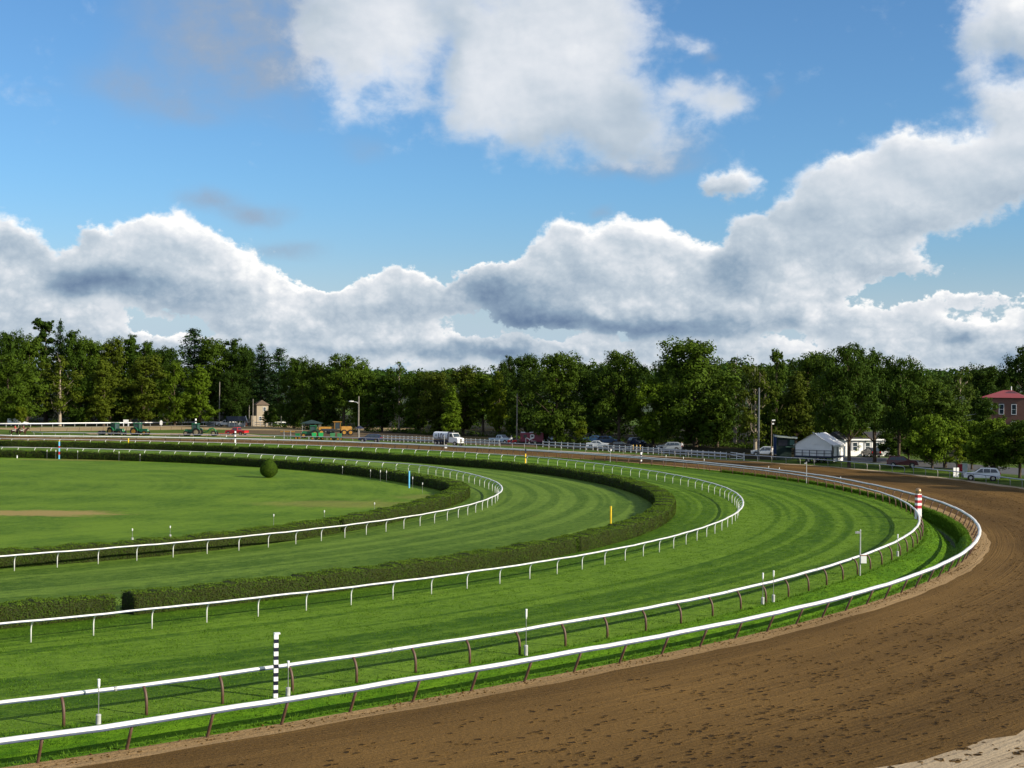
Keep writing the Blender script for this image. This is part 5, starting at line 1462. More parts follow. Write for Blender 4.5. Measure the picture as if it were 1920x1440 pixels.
# the heading of the far straight, for things that go along it
h1_ = survey(27, 818.2); h2_ = survey(42.5, 818.6)
horse(h1_, radians(-4), 'dark bay horse at the far left edge carrying the rider in red', HORSE_BAY, True)
horse(h2_, radians(-4), 'dark bay horse half hidden ahead, its head stretched to the right', mat('brown_coat', (.05, .022, .012), .45), True)
person((h1_.x + .08, h1_.y, 1.50), radians(-94), 'rider in a bright red jacket on the horse nearest the left edge', RED_CLOTH, KHAKI, 'ride', DARKHAT)
person((h2_.x + .08, h2_.y, 1.50), radians(-94), 'rider in a dark maroon jacket on the leading horse', MAROON, KHAKI, 'ride', DARKHAT)
person(survey(470, 798.5), radians(150), 'person in white walking beside the little gabled kiosk', WHITE_CLOTH, NAVY_CLOTH, 'stride')
person(survey(1278, 846), radians(170), 'person in a white shirt behind the parked silver wagon', WHITE_CLOTH, NAVY_CLOTH)
person(survey(1447.5, 856), radians(190), 'person in white standing left of the dark green booth', WHITE_CLOTH, cloth('white_trousers', (.6, .6, .62)))
person(survey(958.5, 834), radians(180), 'person with a white hat standing at the small red cart', WHITE_CLOTH, NAVY_CLOTH, 'stand', WHITE_CLOTH)

# ------------------------------------------------------------------ vehicles
CHROME = mat('bright_metal', (.6, .6, .6), .2, .9); LAMPW = mat('lamp_lens', (.75, .75, .72), .1, 0, .6); LAMPR = mat('tail_lens', (.4, .01, .01), .15, 0, .6)
def paint(name, col): return mat(name, col, .22, 0, .6, .03, 1)
def wheel(parent, x, y, r, w, rim=None, name='wheel'):
    o = MB().cyl((x, y - w / 2, r), (x, y + w / 2, r), r, r, 20, smooth=True).build(name, RUBBER, parent)
    MB().cyl((x, y - w / 2 - .012, r), (x, y + w / 2 + .012, r), r * .58, r * .58, 16).build('rim', rim or CHROME, o)
    return o

SHAPES = {  # side outlines (x forward from the middle, z), belt height, glazed outline
 'saloon': dict(L=4.7, W=1.8, body=[(-2.35, .30), (-2.35, .75), (-2.28, .98), (-1.55, 1.03), (-.95, 1.42), (.15, 1.45), (.95, 1.02), (1.9, .92), (2.28, .78), (2.35, .55), (2.33, .30)],
    glass=[[(-1.38, 1.02), (-.88, 1.35), (-.35, 1.375), (-.35, 1.0)], [(-.28, 1.0), (-.28, 1.375), (.10, 1.375), (.72, 1.01)]], screen=((.20, 1.42), (.93, 1.035)), rear=((-1.50, 1.05), (-1.0, 1.38)), r=.33, wx=(-1.4, 1.42)),
 'wagon': dict(L=4.7, W=1.85, body=[(-2.3, .35), (-2.33, .85), (-2.25, 1.12), (-1.95, 1.62), (-1.6, 1.70), (.2, 1.70), (.95, 1.15), (2.0, 1.02), (2.3, .82), (2.33, .38)],
    glass=[[(-2.0, 1.16), (-1.75, 1.56), (-1.1, 1.60), (-1.1, 1.13)], [(-1.02, 1.13), (-1.02, 1.60), (-.2, 1.61), (-.2, 1.12)], [(-.12, 1.12), (-.12, 1.61), (.14, 1.60), (.74, 1.12)]], screen=((.24, 1.67), (.93, 1.18)), rear=((-2.22, 1.17), (-1.98, 1.58)), r=.37, wx=(-1.4, 1.42)),
 'pickup': dict(L=5.3, W=1.95, body=[(-2.65, .50), (-2.65, 1.10), (-.75, 1.10), (-.62, 1.78), (.45, 1.80), (1.05, 1.20), (2.3, 1.10), (2.62, .95), (2.65, .45)],
    glass=[[(-.60, 1.18), (-.53, 1.68), (-.08, 1.70), (-.08, 1.16)], [(0, 1.16), (0, 1.70), (.40, 1.70), (.86, 1.17)]], screen=((.48, 1.77), (1.03, 1.22)), rear=((-.74, 1.2), (-.64, 1.7)), r=.40, wx=(-1.6, 1.7)),
 'van': dict(L=5.2, W=2.0, body=[(-2.6, .40), (-2.6, 2.05), (-2.5, 2.15), (.9, 2.15), (1.55, 1.25), (2.4, 1.05), (2.6, .8), (2.6, .4)],
    glass=[[(.15, 1.3), (.15, 1.95), (.85, 1.95), (1.3, 1.3)]], screen=((.95, 2.1), (1.52, 1.28)), rear=((-2.605, 1.3), (-2.605, 1.9)), r=.36, wx=(-1.55, 1.6))}
def vehicle(kind, loc, rz, label, colour, group=None, name='parked_car', cat='car'):
    S = SHAPES[kind]
    root = empty(name, loc, rz, label, cat, group)
    mb = MB(); W = S['W'] / 2; top = max(z for _, z in S['body']); n_ = len(S['body'])
    belt = 1.0 if kind == 'saloon' else 1.12
    def half(z): return W - max(0.0, z - belt) * .30
    for sgn in (-1, 1):
        for x, z in S['body']: mb.v.append((x, sgn * half(z), z))
    for i in range(n_):
        j = (i + 1) % n_; mb.face([i, j, n_ + j, n_ + i])
    mb.face(list(range(n_))[::-1]); mb.face([n_ + i for i in range(n_)])
    body = mb.build('body', colour, root)
    bv = body.modifiers.new('soft_edges', 'BEVEL'); bv.width = .05; bv.segments = 2
    for poly in S['glass']:
        for sgn in (-1, 1):
            MB().add([(x, sgn * (half(z) + .006), z) for x, z in poly], [tuple(range(len(poly)))]).build('side_window', glass(), root)
    for nm, key, off in (('windscreen', 'screen', .012), ('rear_window', 'rear', -.012)):
        (x0, z0), (x1, z1) = S[key]
        w0, w1 = half(z0) - .09, half(z1) - .09
        MB().add([(x0 + off, -w0, z0), (x0 + off, w0, z0), (x1 + off, w1, z1), (x1 + off, -w1, z1)], [(0, 1, 2, 3)]).build(nm, glass(), root)
    for x in S['wx']:
        for y in (-W + .10, W - .10): wheel(root, x, y, S['r'], .24)
        for y in (-W - .003, W + .003):
            MB().cyl((x, y, S['r']), (x, y * .995, S['r']), S['r'] * 1.16, S['r'] * 1.16, 18).build('wheel_arch', BLACK, root)
    L = S['L'] / 2; zl = .72 if kind == 'saloon' else .86
    for y in (-W + .28, W - .28):
        MB().box((L - .02, y, zl), (.09, .36, .16)).build('headlight', LAMPW, root)
        MB().box((-L + .01, y * 1.12, zl + .10), (.06, .20, .26)).build('tail_light', LAMPR, root)
    MB().box((L - .01, 0, .45), (.12, S['W'] * .96, .16)).build('bumper', CHROME if kind == 'pickup' else DARKSTEEL, root)
    MB().box((-L + .01, 0, .48), (.12, S['W'] * .96, .18)).build('bumper', CHROME if kind == 'pickup' else DARKSTEEL, root)
    for y in (-W - .09, W + .09):
        MB().box((.72, y, belt + .06), (.12, .16, .12)).build('wing_mirror', colour, root)
    if kind == 'pickup':
        MB().box((-1.72, 0, 1.105), (1.78, S['W'] - .30, .012)).build('load_bed', DARKSTEEL, root)
    return root

SILVER = paint('shade_dimmed_silver_paint', (.20, .225, .25)); WHITEP = paint('white_car_paint', (.74, .75, .76)); BLUEP = paint('blue_car_paint', (.03, .09, .22)); DBLUE = paint('dark_blue_car_paint', (.015, .025, .07))  # silver is darkened: the trees' shade is in its colour
REDCAR = paint('red_car_paint', (.42, .015, .02)); MAROONP = paint('maroon_car_paint', (.10, .012, .02)); BLACKP = paint('black_car_paint', (.012, .012, .016)); ICE = paint('pale_blue_car_paint', (.40, .50, .58))
CARS = 'cars parked under the trees'
V = lambda *a, **k: vehicle(*a, **k)
V('van', survey(34, 799.3), radians(8), 'white van behind the chute rail under the far left woods', WHITEP, CARS, name='parked_van', cat='van')
V('pickup', survey(424, 799.6), radians(175), 'white pickup in front of the little gabled kiosk', WHITEP, CARS, name='pickup_truck', cat='pickup')
V('pickup', survey(444, 815.6), radians(158), 'red pickup truck beside the black and white banded pole', REDCAR, None, name='pickup_truck', cat='pickup')
V('wagon', survey(694, 829), radians(172), 'dark blue estate car parked right of the street lamp', DBLUE, CARS)
V('pickup', survey(940, 831.5), radians(-38), 'silver and red pickup left of the red trailer', ICE, CARS, name='pickup_truck', cat='pickup')
V('pickup', survey(1033, 831), radians(-52), 'pale pickup in front of the trees right of the red trailer', ICE, CARS, name='pickup_truck', cat='pickup')
V('saloon', survey(1122, 840), radians(-12), 'white saloon car behind the white fence', paint('shade_dimmed_white_paint', (.50, .54, .58)), CARS)  # white dimmed to bluish grey, the tree shade painted in
V('saloon', survey(1113, 829), radians(170), 'blue car in deep shade behind the white saloon', BLUEP, CARS)
V('wagon', survey(1141, 833), radians(-20), 'blue car with bright front beyond the white saloon', BLUEP, CARS)
V('saloon', survey(1163, 842), radians(-10), 'black car left of the yellow bollards', BLACKP, CARS)
V('wagon', survey(1194, 836), radians(-65), 'dark blue car standing behind the yellow bollards', DBLUE, CARS)
V('wagon', survey(1254, 845.5), radians(176), 'silver wagon under the widest tree crown', SILVER, CARS)
V('wagon', survey(1434, 855), radians(160), 'white car between the dark pole and the booth', paint('shade_dimmed_white_paint', (.50, .54, .58)), CARS)  # same dimmed white, tree shade in the colour
V('saloon', survey(1648, 856), radians(175), 'white car gleaming in front of the white building', WHITEP, CARS)
V('wagon', survey(1633, 857), radians(100), 'dark car by the left end of the gleaming white one', BLACKP, CARS)
V('wagon', survey(1692, 876), radians(-14), 'maroon car behind the second thick trunk', MAROONP, CARS)
V('wagon', survey(1841, 901), radians(163), 'white estate car at the right edge behind the outer rail', WHITEP, CARS)

GREEN = mat('machine_green', (.012, .16, .045), .35, 0, .5, .1, 2); DGREEN = mat('tractor_green', (.008, .10, .036), .35, 0, .5, .1, 2); MYEL = mat('machine_yellow', (.30, .15, .015), .45, 0, .5, .15, 2); TAN = mat('dusty_tyre', (.23, .19, .13), .9, 0, .1, .25, 3)
BRIGHTGREEN = mat('bright_green_panel', (.02, .36, .10), .4, 0, .5, .08, 2)
def tractor(loc, rz, label, tyre=RUBBER, rim=MYEL):
    root = empty('tractor', loc, rz, label, 'tractor', 'green tractors working by the far track')
    MB().box((1.15, 0, 1.15), (1.9, .78, .72), 0, 0, .9).box((2.12, 0, 1.05), (.08, .7, .5)).build('bonnet', DGREEN, root)
    MB().box((.2, 0, .75), (2.6, .5, .45)).box((1.6, 0, .55), (.3, 1.3, .22)).build('chassis', DARKSTEEL, root)
    cab = MB()
    for x in (-1.0, .25):
        for y in (-.68, .68): cab.box((x, y, 1.95), (.09, .09, 1.5))
    cab.box((-.38, 0, 1.18), (1.35, 1.4, .12))
    cabo = cab.build('cab', DGREEN, root)
    MB().box((-.38, 0, 1.98), (1.2, 1.26, 1.36)).build('cab_glass', glass('cab_glass', (.03, .05, .055)), cabo)
    MB().box((-.38, 0, 2.76), (1.55, 1.58, .16), 0, 0, .88).build('cab_roof', DGREEN, cabo)
    for y in (-.95, .95):
        wheel(root, -.85, y, .88, .48, rim, 'rear_wheel')
        wheel(root, 1.65, y * .92, .56, .36, rim, 'front_wheel')
        MB().add([(-.85 + 1.0 * cos(a), y + s, .88 + 1.0 * sin(a)) for a in [pi * k / 8 + .2 for k in range(7)] for s in (-.28, .28)], [(2 * i, 2 * i + 1, 2 * i + 3, 2 * i + 2) for i in range(6)]).build('mudguard', DGREEN, root)
        MB().box((2.17, y * .28, 1.2), (.04, .18, .12)).build('headlight', LAMPW, root)
    MB().cyl((.55, .3, 1.4), (.55, .3, 2.55), .05, .05, 8).build('exhaust', DARKSTEEL, root)
    return root
tractor(survey(218, 816), radians(-28), 'left one of the two green tractors driving on the far track, towing a roller')
tractor(survey(261, 816.2), radians(-12), 'right one of the two green tractors on the far track, with a yellow wheel')
tractor(survey(364, 817.4), radians(172), 'green tractor with dusty tan tyres beside the red harrow', TAN, TAN)
tractor(survey(584, 821.5), radians(182), 'green tractor with pale roof half hidden behind the green spreaders', RUBBER, MYEL)

def harrow_roller():
    root = empty('roller', survey(191, 815.4), radians(-20), 'dark roller dragged behind the left green tractor', 'roller')
    MB().cyl((0, -.85, .5), (0, .85, .5), .48, .48, 18).build('drum', DARKSTEEL, root)
    MB().box((0, -.95, .55), (1.3, .08, .12)).box((0, .95, .55), (1.3, .08, .12)).box((.62, 0, .55), (.1, 1.9, .12)).cyl((.6, 0, .55), (2.0, 0, .6), .05, .05, 6).build('drawbar', BLACK, root)
harrow_roller()
REDM = mat('faded_red_steel', (.22, .045, .035), .6, 0, .3, .2, 2)
def harrow(px, yb, L, rz, label):
    root = empty('harrow', survey(px, yb), rz, label, 'harrow', 'red drag harrows on the dirt')
    f = MB()
    for y in (-.7, 0, .7): f.box((0, y, .42), (L, .12, .12))
    for i in range(int(L / .8) + 1): f.box((-L / 2 + i * .8, 0, .42), (.10, 1.5, .10))
    f.build('frame', REDM, root)
    t = MB()
    for i in range(int(L / .4)):
        for y in (-.7, 0, .7): t.cyl((-L / 2 + .2 + i * .4, y, .4), (-L / 2 + .16 + i * .4, y, 0), .025, .012, 6)
    t.build('tines', DARKSTEEL, root)
harrow(338, 817.6, 4.4, radians(4), 'faded red harrow lying left of the tan wheeled tractor')
harrow(420, 816.2, 3.6, radians(6), 'faded red harrow lying between the pulled machine and the red pickup')
def pulled_machine():
    root = empty('towed_grader', survey(396, 817.6), radians(176), 'green towed machine with hooped frame behind the tan wheeled tractor', 'towed machine')
    MB().tube([(2.1, 0, .7), (1.0, 0, .95), (.4, 0, 1.6), (-.4, 0, 1.75), (-1.0, 0, 1.3), (-1.1, 0, .7)], [.10, .12, .16, .16, .14, .10], 8).tube([(.3, -.6, 1.45), (.3, .6, 1.45)], .1, 8).build('hoop_frame', GREEN, root)
    for y in (-.85, .85): wheel(root, -.75, y, .62, .38, TAN)
    MB().cyl((-.75, -.85, .62), (-.75, .85, .62), .07, .07, 8).build('axle', DARKSTEEL, root)
    MB().box((.5, 0, .3), (.12, 2.2, .5), radians(14)).build('blade', DARKSTEEL, root)
pulled_machine()

def spreader(px, yb, label, boxes, extra=False, col=BRIGHTGREEN):
    b = survey(px, yb); k = b.y / FOC
    root = empty('spreader', b, 0, label, 'spreader', 'green turf machines in the yard')
    fr = MB().box((0, 0, .55), ((max(x for x, *_ in boxes) - min(x for x, *_ in boxes)) * k + 1.4, .12, .12)).box((0, .7, .55), (1.6, .1, .1))
    for x, w, h in boxes: fr.box((x * k, .35, .55), (.1, .9, .1))
    fr.build('frame', DGREEN, root)
    for x, w, h in boxes:
        ww, hh = w * k, h * k
        MB().box((x * k, 0, .62 + hh / 2), (ww, .55, hh), 0, 0, 1.12).box((x * k, -.29, .62 + hh * .8), (ww * .8, .03, .05)).build('hopper', col, root)
        wheel(root, x * k - .3, -.25, .34, .2, MYEL)
        wheel(root, x * k + .3, .35, .34, .2, MYEL)
    if extra:
        for x in (-1.9, -.5): MB().box((x, 0, 1.0), (.09, .09, 1.7)).box((x, .6, 1.0), (.09, .09, 1.7)).build('upright', GALV, root)
        MB().box((-1.2, .3, 1.72), (3.0, .5, .18)).build('cross_beam', MYEL, root)
    return root
spreader(549, 824.3, 'leftmost green machine, with steel uprights and an orange beam', [(9, 7.5, 6.5)], True, GREEN)
spreader(595.5, 825.2, 'bright green pair of hoppers in the middle of the machine yard', [(-6.5, 7.5, 8.2), (6, 7.5, 8.6)])
spreader(630, 826, 'duller green pair of hoppers, rightmost in the machine yard', [(-6.5, 8, 8.5), (6.5, 7, 8.0)], False, mat('dull_green_panel', (.05, .20, .08), .5))

def grader():
    root = empty('road_grader', survey(636, 816), radians(196), 'yellow road grader parked behind the green hoppers', 'grader')
    MB().box((-1.6, 0, 1.55), (2.6, 1.5, 1.1), 0, 0, .9).build('engine_cover', MYEL, root)
    MB().box((2.4, 0, 1.75), (4.6, .45, .45)).box((4.6, 0, 1.35), (.5, .9, .9)).build('boom', MYEL, root)
    c = MB()
    for x in (-.1, 1.2):
        for y in (-.75, .75): c.box((x, y, 2.3), (.1, .1, 1.7))
    co = c.build('cab', MYEL, root)
    MB().box((.55, 0, 2.3), (1.2, 1.4, 1.5)).build('cab_glass', glass(), co); MB().box((.55, 0, 3.16), (2.0, 1.9, .14)).build('cab_roof', MYEL, co)
    for x in (-2.5, -1.0, 4.4):
        for y in (-1.0, 1.0): wheel(root, x, y, .68, .42, MYEL)
    MB().box((2.0, 0, .55), (.15, 3.4, .6), radians(25)).build('blade', DARKSTEEL, root)
grader()

def tanker():
    root = empty('tanker_truck', survey(840, 835.5), radians(-40), 'white tanker truck with dark blue lettering parked before the trees', 'truck')
    L = 4.9
    t = MB(); prof = [(.98 * cos(a) ** 1 if True else 0, .92 * sin(a)) for a in [2 * pi * k / 20 for k in range(20)]]
    sq = lambda v: (abs(v) ** .72) * (1 if v >= 0 else -1)
    t.prism([(1.15 * sq(cos(2 * pi * k / 24)), 2.15 + .88 * sq(sin(2 * pi * k / 24))) for k in range(24)], 'x', -3.7, .75)
    tank = t.build('tank', mat('tank_white', (.62, .66, .72), .35, 0, .5, .05, 1), root)
    # worn letters on the side of the tank, towards the camera
    b = MB(); y = -1.175
    def bar(x, z, w, h): b.box((x, y, z), (w, .02, h))
    bar(-1.92, 2.17, .16, 1.15); bar(-1.62, 1.70, .46, .18)
    bar(-1.22, 2.25, .16, .9); bar(-.98, 2.62, .16, .34)
    bar(-.62, 2.05, .15, .6); bar(-.46, 2.42, .16, .36); bar(-.34, 1.95, .14, .3)
    b.build('lettering', NAVY, tank)
    MB().box((-2.72, y, 2.25), (.42, .02, .42)).build('side_emblem', mat('faded_green_mark', (.24, .32, .27), .6), tank)
    MB().box((-.3, 0, .95), (7.2, 1.0, .35)).box((-2.4, -1.05, .95), (2.5, .08, .5)).box((-2.4, 1.05, .95), (2.5, .08, .5)).build('chassis', mat('navy_chassis', (.02, .025, .06), .5), root)
    MB().box((.95, 0, 2.2), (.10, 2.1, 1.7)).build('tank_end', NAVY, root)
    c = MB()
    c.prism([(1.15, .75), (1.15, 2.75), (1.35, 2.85), (2.25, 2.82), (2.75, 1.95), (3.85, 1.75), (4.0, 1.5), (4.0, .75)], 'y', -1.1, 1.1)
    cab = c.build('cab', WHITEP, root)
    bv = cab.modifiers.new('soft_edges', 'BEVEL'); bv.width = .06; bv.segments = 2
    MB().add([(2.30, -.98, 2.74), (2.30, .98, 2.74), (2.765, 1.0, 1.98), (2.765, -1.0, 1.98)], [(0, 1, 2, 3)]).build('windscreen', glass(), cab)
    for s in (-1, 1):
        MB().add([(1.4, s * 1.106, 1.95), (1.4, s * 1.106, 2.65), (2.18, s * 1.106, 2.65), (2.55, s * 1.106, 1.95)], [(0, 1, 2, 3)]).build('side_window', glass(), cab)
        MB().box((3.98, s * .75, 1.15), (.08, .35, .25)).build('headlight', LAMPW, cab)
        MB().box((2.5, s * 1.3, 2.2), (.1, .14, .5)).build('wing_mirror', CHROME, cab)
    MB().box((4.01, 0, 1.25), (.05, .85, .75)).build('radiator_grille', mat('grille_grey', (.25, .25, .22), .4, .5), cab)
    MB().box((4.05, 0, .62), (.2, 2.2, .28)).build('bumper', CHROME, cab)
    MB().cyl((1.05, .8, 1.2), (1.05, .8, 3.35), .07, .07, 8).build('exhaust_stack', CHROME, root)
    for x in (-2.9, -1.8, 3.1):
        for yy in (-.98, .98): wheel(root, x, yy, .52, .34)
    root.scale = (.86, .86, .90)
tanker()

def red_trailer():
    b = survey(997, 833.5)
    root = empty('horse_trailer', b, radians(2), 'big dark red trailer with a white letter P on its side', 'trailer')
    W = 43 * b.y / FOC; H = at_depth(997, 811.5, b.y).z
    body = MB().box((0, 0, .55 + (H - .55) / 2), (W, 2.4, H - .55)).build('body', mat('trailer_red', (.155, .008, .035), .35, 0, .5, .08, 1.5), root)
    bv = body.modifiers.new('soft_edges', 'BEVEL'); bv.width = .12; bv.segments = 3
    MB().box((0, 0, .5), (W * .96, 2.0, .16)).build('chassis', DARKSTEEL, root)
    k = b.y / FOC; y = -1.215; zc = .55 + (H - .55) * .60
    # white line mark: thin upright, falling stroke, long upright and a bold open letter P
    def stroke(mb, p, q, w):
        p, q = Vector((p[0], 0, p[1])), Vector((q[0], 0, q[1])); d = (q - p).normalized(); s = Vector((-d.z, 0, d.x)) * w / 2
        mb.add([(v.x, y, v.z) for v in (p - s, q - s, q + s, p + s)], [(0, 1, 2, 3)])
    X = lambda px: (px - 995.5) * k
    Z = lambda py: at_depth(997, py, b.y - 1.2).z
    m = MB()
    stroke(m, (X(983.7), Z(831)), (X(983.7), Z(820.5)), .10); stroke(m, (X(983.7), Z(820.2)), (X(991), Z(824)), .16)
    stroke(m, (X(991), Z(824.2)), (X(991), Z(831)), .10)
    stroke(m, (X(992.8), Z(815.5)), (X(992.8), Z(823)), .22); stroke(m, (X(992.4), Z(815.5)), (X(999), Z(815.5)), .22)
    stroke(m, (X(998.6), Z(815.5)), (X(998.6), Z(820.6)), .22); stroke(m, (X(999), Z(820.4)), (X(991), Z(824)), .26); stroke(m, (X(992.8), Z(820)), (X(998.6), Z(820)), .18)
    m.build('white_mark', WHITE, body)
    MB().box((X(995.8), y, Z(817.8)), (4.6 * k, .012, 3.2 * k)).build('dark_field', NAVY, body)
    MB().box((X(982.5), y, Z(818)), (6 * k, .010, 6 * k)).build('side_window', glass(), body)
    mt = MB()
    for i, (w, zz) in enumerate(((.32, 826.6), (.22, 826.8), (.3, 827.0), (.26, 827.2))): mt.box((X(995 + 2.4 * i), y, Z(zz)), (w * .8, .012, .10))
    mt.build('small_writing', WHITE, body)
    for x in (-.6, .6):
        for yy in (-1.15, 1.15): wheel(root, x, yy, .38, .26)
    for x in (-1.8, 0, 1.7): MB().box((x, .2, H + .08), (1.0, .9, .18), 0, 0, .8).build('roof_vent', GALV, body)
    MB().cyl((-W / 2, 0, .5), (-W / 2 - 1.4, 0, .5), .06, .05, 8).build('drawbar', DARKSTEEL, root)
red_trailer()
def red_cart():
    root = empty('utility_cart', survey(960, 833), radians(10), 'small bright red cart left of the red trailer', 'cart')
    MB().box((0, 0, .62), (1.7, 1.1, .5), 0, 0, 1.1).build('tub', mat('bright_red', (.62, .02, .02), .4), root)
    MB().box((.15, 0, 1.1), (.5, .9, .5)).build('seat', DARKSTEEL, root)
    for x in (-.55, .55):
        for y in (-.5, .5): wheel(root, x, y, .28, .18)
    MB().cyl((.95, 0, .7), (1.3, 0, 1.1), .03, .03, 6).build('handle', GALV, root)
red_cart()

# ------------------------------------------------------------------ fences, gates, bollards, boards
FENCEW = mat('shade_greyed_white_boards', (.46, .48, .52), .6, 0, .3, .12, 2, dirt=(.33, .33, .31))  # greyed white carries the tree shade; dirt patches lie over it
def board_fence(name, pts, label, posts, rails=(.45, 1.05), m=FENCEW, w=.11, cat='fence', group=None, H=1.25):
    P = [survey(*p) for p in pts]; root = empty(name, P[0], 0, label, cat, group); o = P[0]
    for z in rails:
        mb = MB()
        for a, b in zip(P, P[1:]):
            d = (b - a); rz = atan2(d.y, d.x); c = (a + b) / 2 - o
            mb.box((c.x, c.y, z), (d.length - .01, .05, .15), rz)
        mb.build('rail_board', m, root)
    tot = sum((b - a).length for a, b in zip(P, P[1:])); s = 0.0; src = None
    for i in range(posts):
        t = tot * i / (posts - 1)
        for a, b in zip(P, P[1:]):
            L = (b - a).length
            if t <= L + 1e-6: q = a.lerp(b, min(1, t / L)); break
            t -= L
        if src is None:
            src = MB().box((0, 0, H / 2 - .15), (w, w, H + .3)).build('post', m, root); c = src
        else: c = copy_part(src, root)
        c.location = q - o
    return root
FG = 'white board fences behind the outer rail'
board_fence('board_fence', [(712, 826.5), (770, 829), (812, 830.8)], 'white board fence between the dark blue estate car and the tanker', 14, group=FG)
board_fence('board_fence', [(866, 833.2), (905, 834.8), (936, 836)], 'white board fence between the tanker and the silver pickup', 9, group=FG)
board_fence('board_fence', [(1018, 838.5), (1060, 841), (1112, 844.2)], 'white board fence in front of the white saloon and the little round tree', 9, group=FG)
board_fence('board_fence', [(1120, 845), (1210, 850.5), (1300, 857), (1362, 861.5)], 'long low white fence before the yellow bollards and parked wagon', 24, group=FG)
board_fence('board_fence', [(478, 799.2), (520, 800.5)], 'short white fence right of the person walking in white', 5, group=FG)
board_fence('pipe_gate', [(386, 799.7), (402, 800)], 'white pipe gate left of the white pickup at the kiosk', 2, (.2, .7, 1.35), w=.1, H=1.4, cat='gate')
def leaning_gate():
    a, b = survey(1370, 861), survey(1395, 863.5)
    d = b - a; root = empty('field_gate', a, atan2(d.y, d.x), 'white gate lying aslant at the end of the long low fence', 'gate')
    L = d.length
    for z0, z1 in ((.15, .25), (.75, .45), (1.15, .95)):
        MB().tube([(0, 0, z0), (L, 0, z1 * 1.1)], .055, 6).build('bar', WHITE, root)
    for x, h in ((L * .45, 1.2), (L, 1.3)): MB().box((x, 0, h / 2), (.12, .1, h)).build('upright', WHITE, root)
leaning_gate()
for i, (x, l) in enumerate(((1187, 'left one of three yellow bollards behind the long fence'), (1193.6, 'middle one of three yellow bollards behind the long fence'), (1200.2, 'right one of three yellow bollards behind the long fence'))):
    r = empty('bollard', survey(x, 844), 0, l, 'bollard', 'yellow bollards')
    MB().cyl((0, 0, -.1), (0, 0, .95), .11, .11, 10).build('post', mat('faded_yellow', (.50, .33, .08), .5), r)
    MB().ball((0, 0, .95), (.11, .11, .06), 10, 6).build('cap', mat('faded_yellow', (.50, .33, .08), .5), r)
def boards():
    b = survey(1801, 893); r = empty('sign_board', b, radians(10), 'red sign board standing left of the white estate car', 'sign')
    MB().box((0, 0, 1.15), (.85, .06, 1.1)).build('panel', mat('sign_red', (.28, .015, .03), .5), r); MB().box((-.3, .05, .35), (.06, .06, .9)).box((.3, .05, .35), (.06, .06, .9)).build('legs', GREY, r)
    b = survey(1809, 893); r = empty('sign_board', b, radians(10), 'pale sign board right against the red one', 'sign')
    MB().box((0, 0, 1.2), (.75, .06, 1.2)).build('panel', mat('sign_pale', (.45, .52, .54), .5), r); MB().box((-.25, .05, .35), (.06, .06, .9)).box((.25, .05, .35), (.06, .06, .9)).build('legs', GREY, r)
    for x, l in ((1789.5, 'left one of two upright white panels at the outer rail before the estate car'), (1795.5, 'right one of two upright white panels at the outer rail before the estate car')):
        b = survey(x, 896); r = empty('white_panel', b, radians(12), l, 'panel', 'pair of white panels')
        MB().box((0, 0, .75), (.34, .08, 1.3)).build('board', WHITE, r); MB().box((0, .07, .5), (.05, .05, 1.1)).build('stake', WOOD, r)
    b = survey(236, 800); r = empty('yard_sign', b, 0, 'white framed sign above the left of the two driven tractors', 'sign')
    MB().box((0, 0, 1.4), (1.0, .06, 1.0)).build('panel', WHITE, r); MB().box((-.62, 0, .95), (.16, .12, 1.9)).box((.62, 0, .95), (.16, .12, 1.9)).build('posts', WHITE, r)
    b = survey(302, 800); r = empty('yard_sign', b, 0, 'small house shaped white sign behind the chute rail', 'sign')
    MB().prism([(-.36, .5), (.36, .5), (.36, 1.45), (0, 1.8), (-.36, 1.45)], 'y', -.04, .04).build('panel', WHITE, r); MB().box((0, .07, .5), (.1, .06, 1.0)).build('post', WHITE, r)
    r = empty('barrel', survey(462, 798.6), 0, 'orange barrel at the right side of the kiosk', 'barrel')
    MB().cyl((0, 0, 0), (0, 0, .9), .30, .26, 14).build('drum', mat('barrel_orange', (.55, .12, .03), .5), r)
    MB().cyl((0, 0, .45), (0, 0, .62), .302, .294, 14, caps=False).build('band', WHITE, r)
boards()

# ------------------------------------------------------------------ poles, lamps, wires
def pole(px, yb, yt, label, r=.14, m=WOOD, arms=0, name='utility_pole'):
    b = survey(px, yb); H = height_of(px, yb, yt)
    root = empty(name, b, 0, label, 'pole', 'tall poles among the trees')
    MB().cyl((0, 0, -.3), (0, 0, H), r, r * .7, 10).build('shaft', m, root)
    if arms: MB().box((0, 0, H - .5), (1.8, .1, .12), radians(30)).build('cross_arm', m, root)
    return root, H
GREYWOOD = mat('grey_weathered_pole', (.20, .185, .165), .85, 0, .15, .2, 2)
pole(411, 799.3, 716, 'tall bare grey pole left of the gabled kiosk', .16, GREYWOOD)
pole(474, 799.3, 748, 'pole right beside the beige house', .15, GREYWOOD)
pole(467, 799.6, 760, 'shorter pole left of the beige house', .14, GREYWOOD)
pole(527, 801.3, 771, 'pole right of the short white fence', .14, GREYWOOD)
pole(969, 832.5, 738, 'tall grey pole at the left end of the red trailer', .17, GREYWOOD)
pole(1422, 862, 727, 'tall thick dark steel pole left of the booth', .20, mat('dark_pole_paint', (.10, .11, .125), .5, .2))
r_, H_ = pole(1555.5, 847, 782, 'utility pole carrying wires right of the tent peak', .13, GREYWOOD, 1)
wa = survey(1555.5, 847)
wb_ = survey(1830, 852)
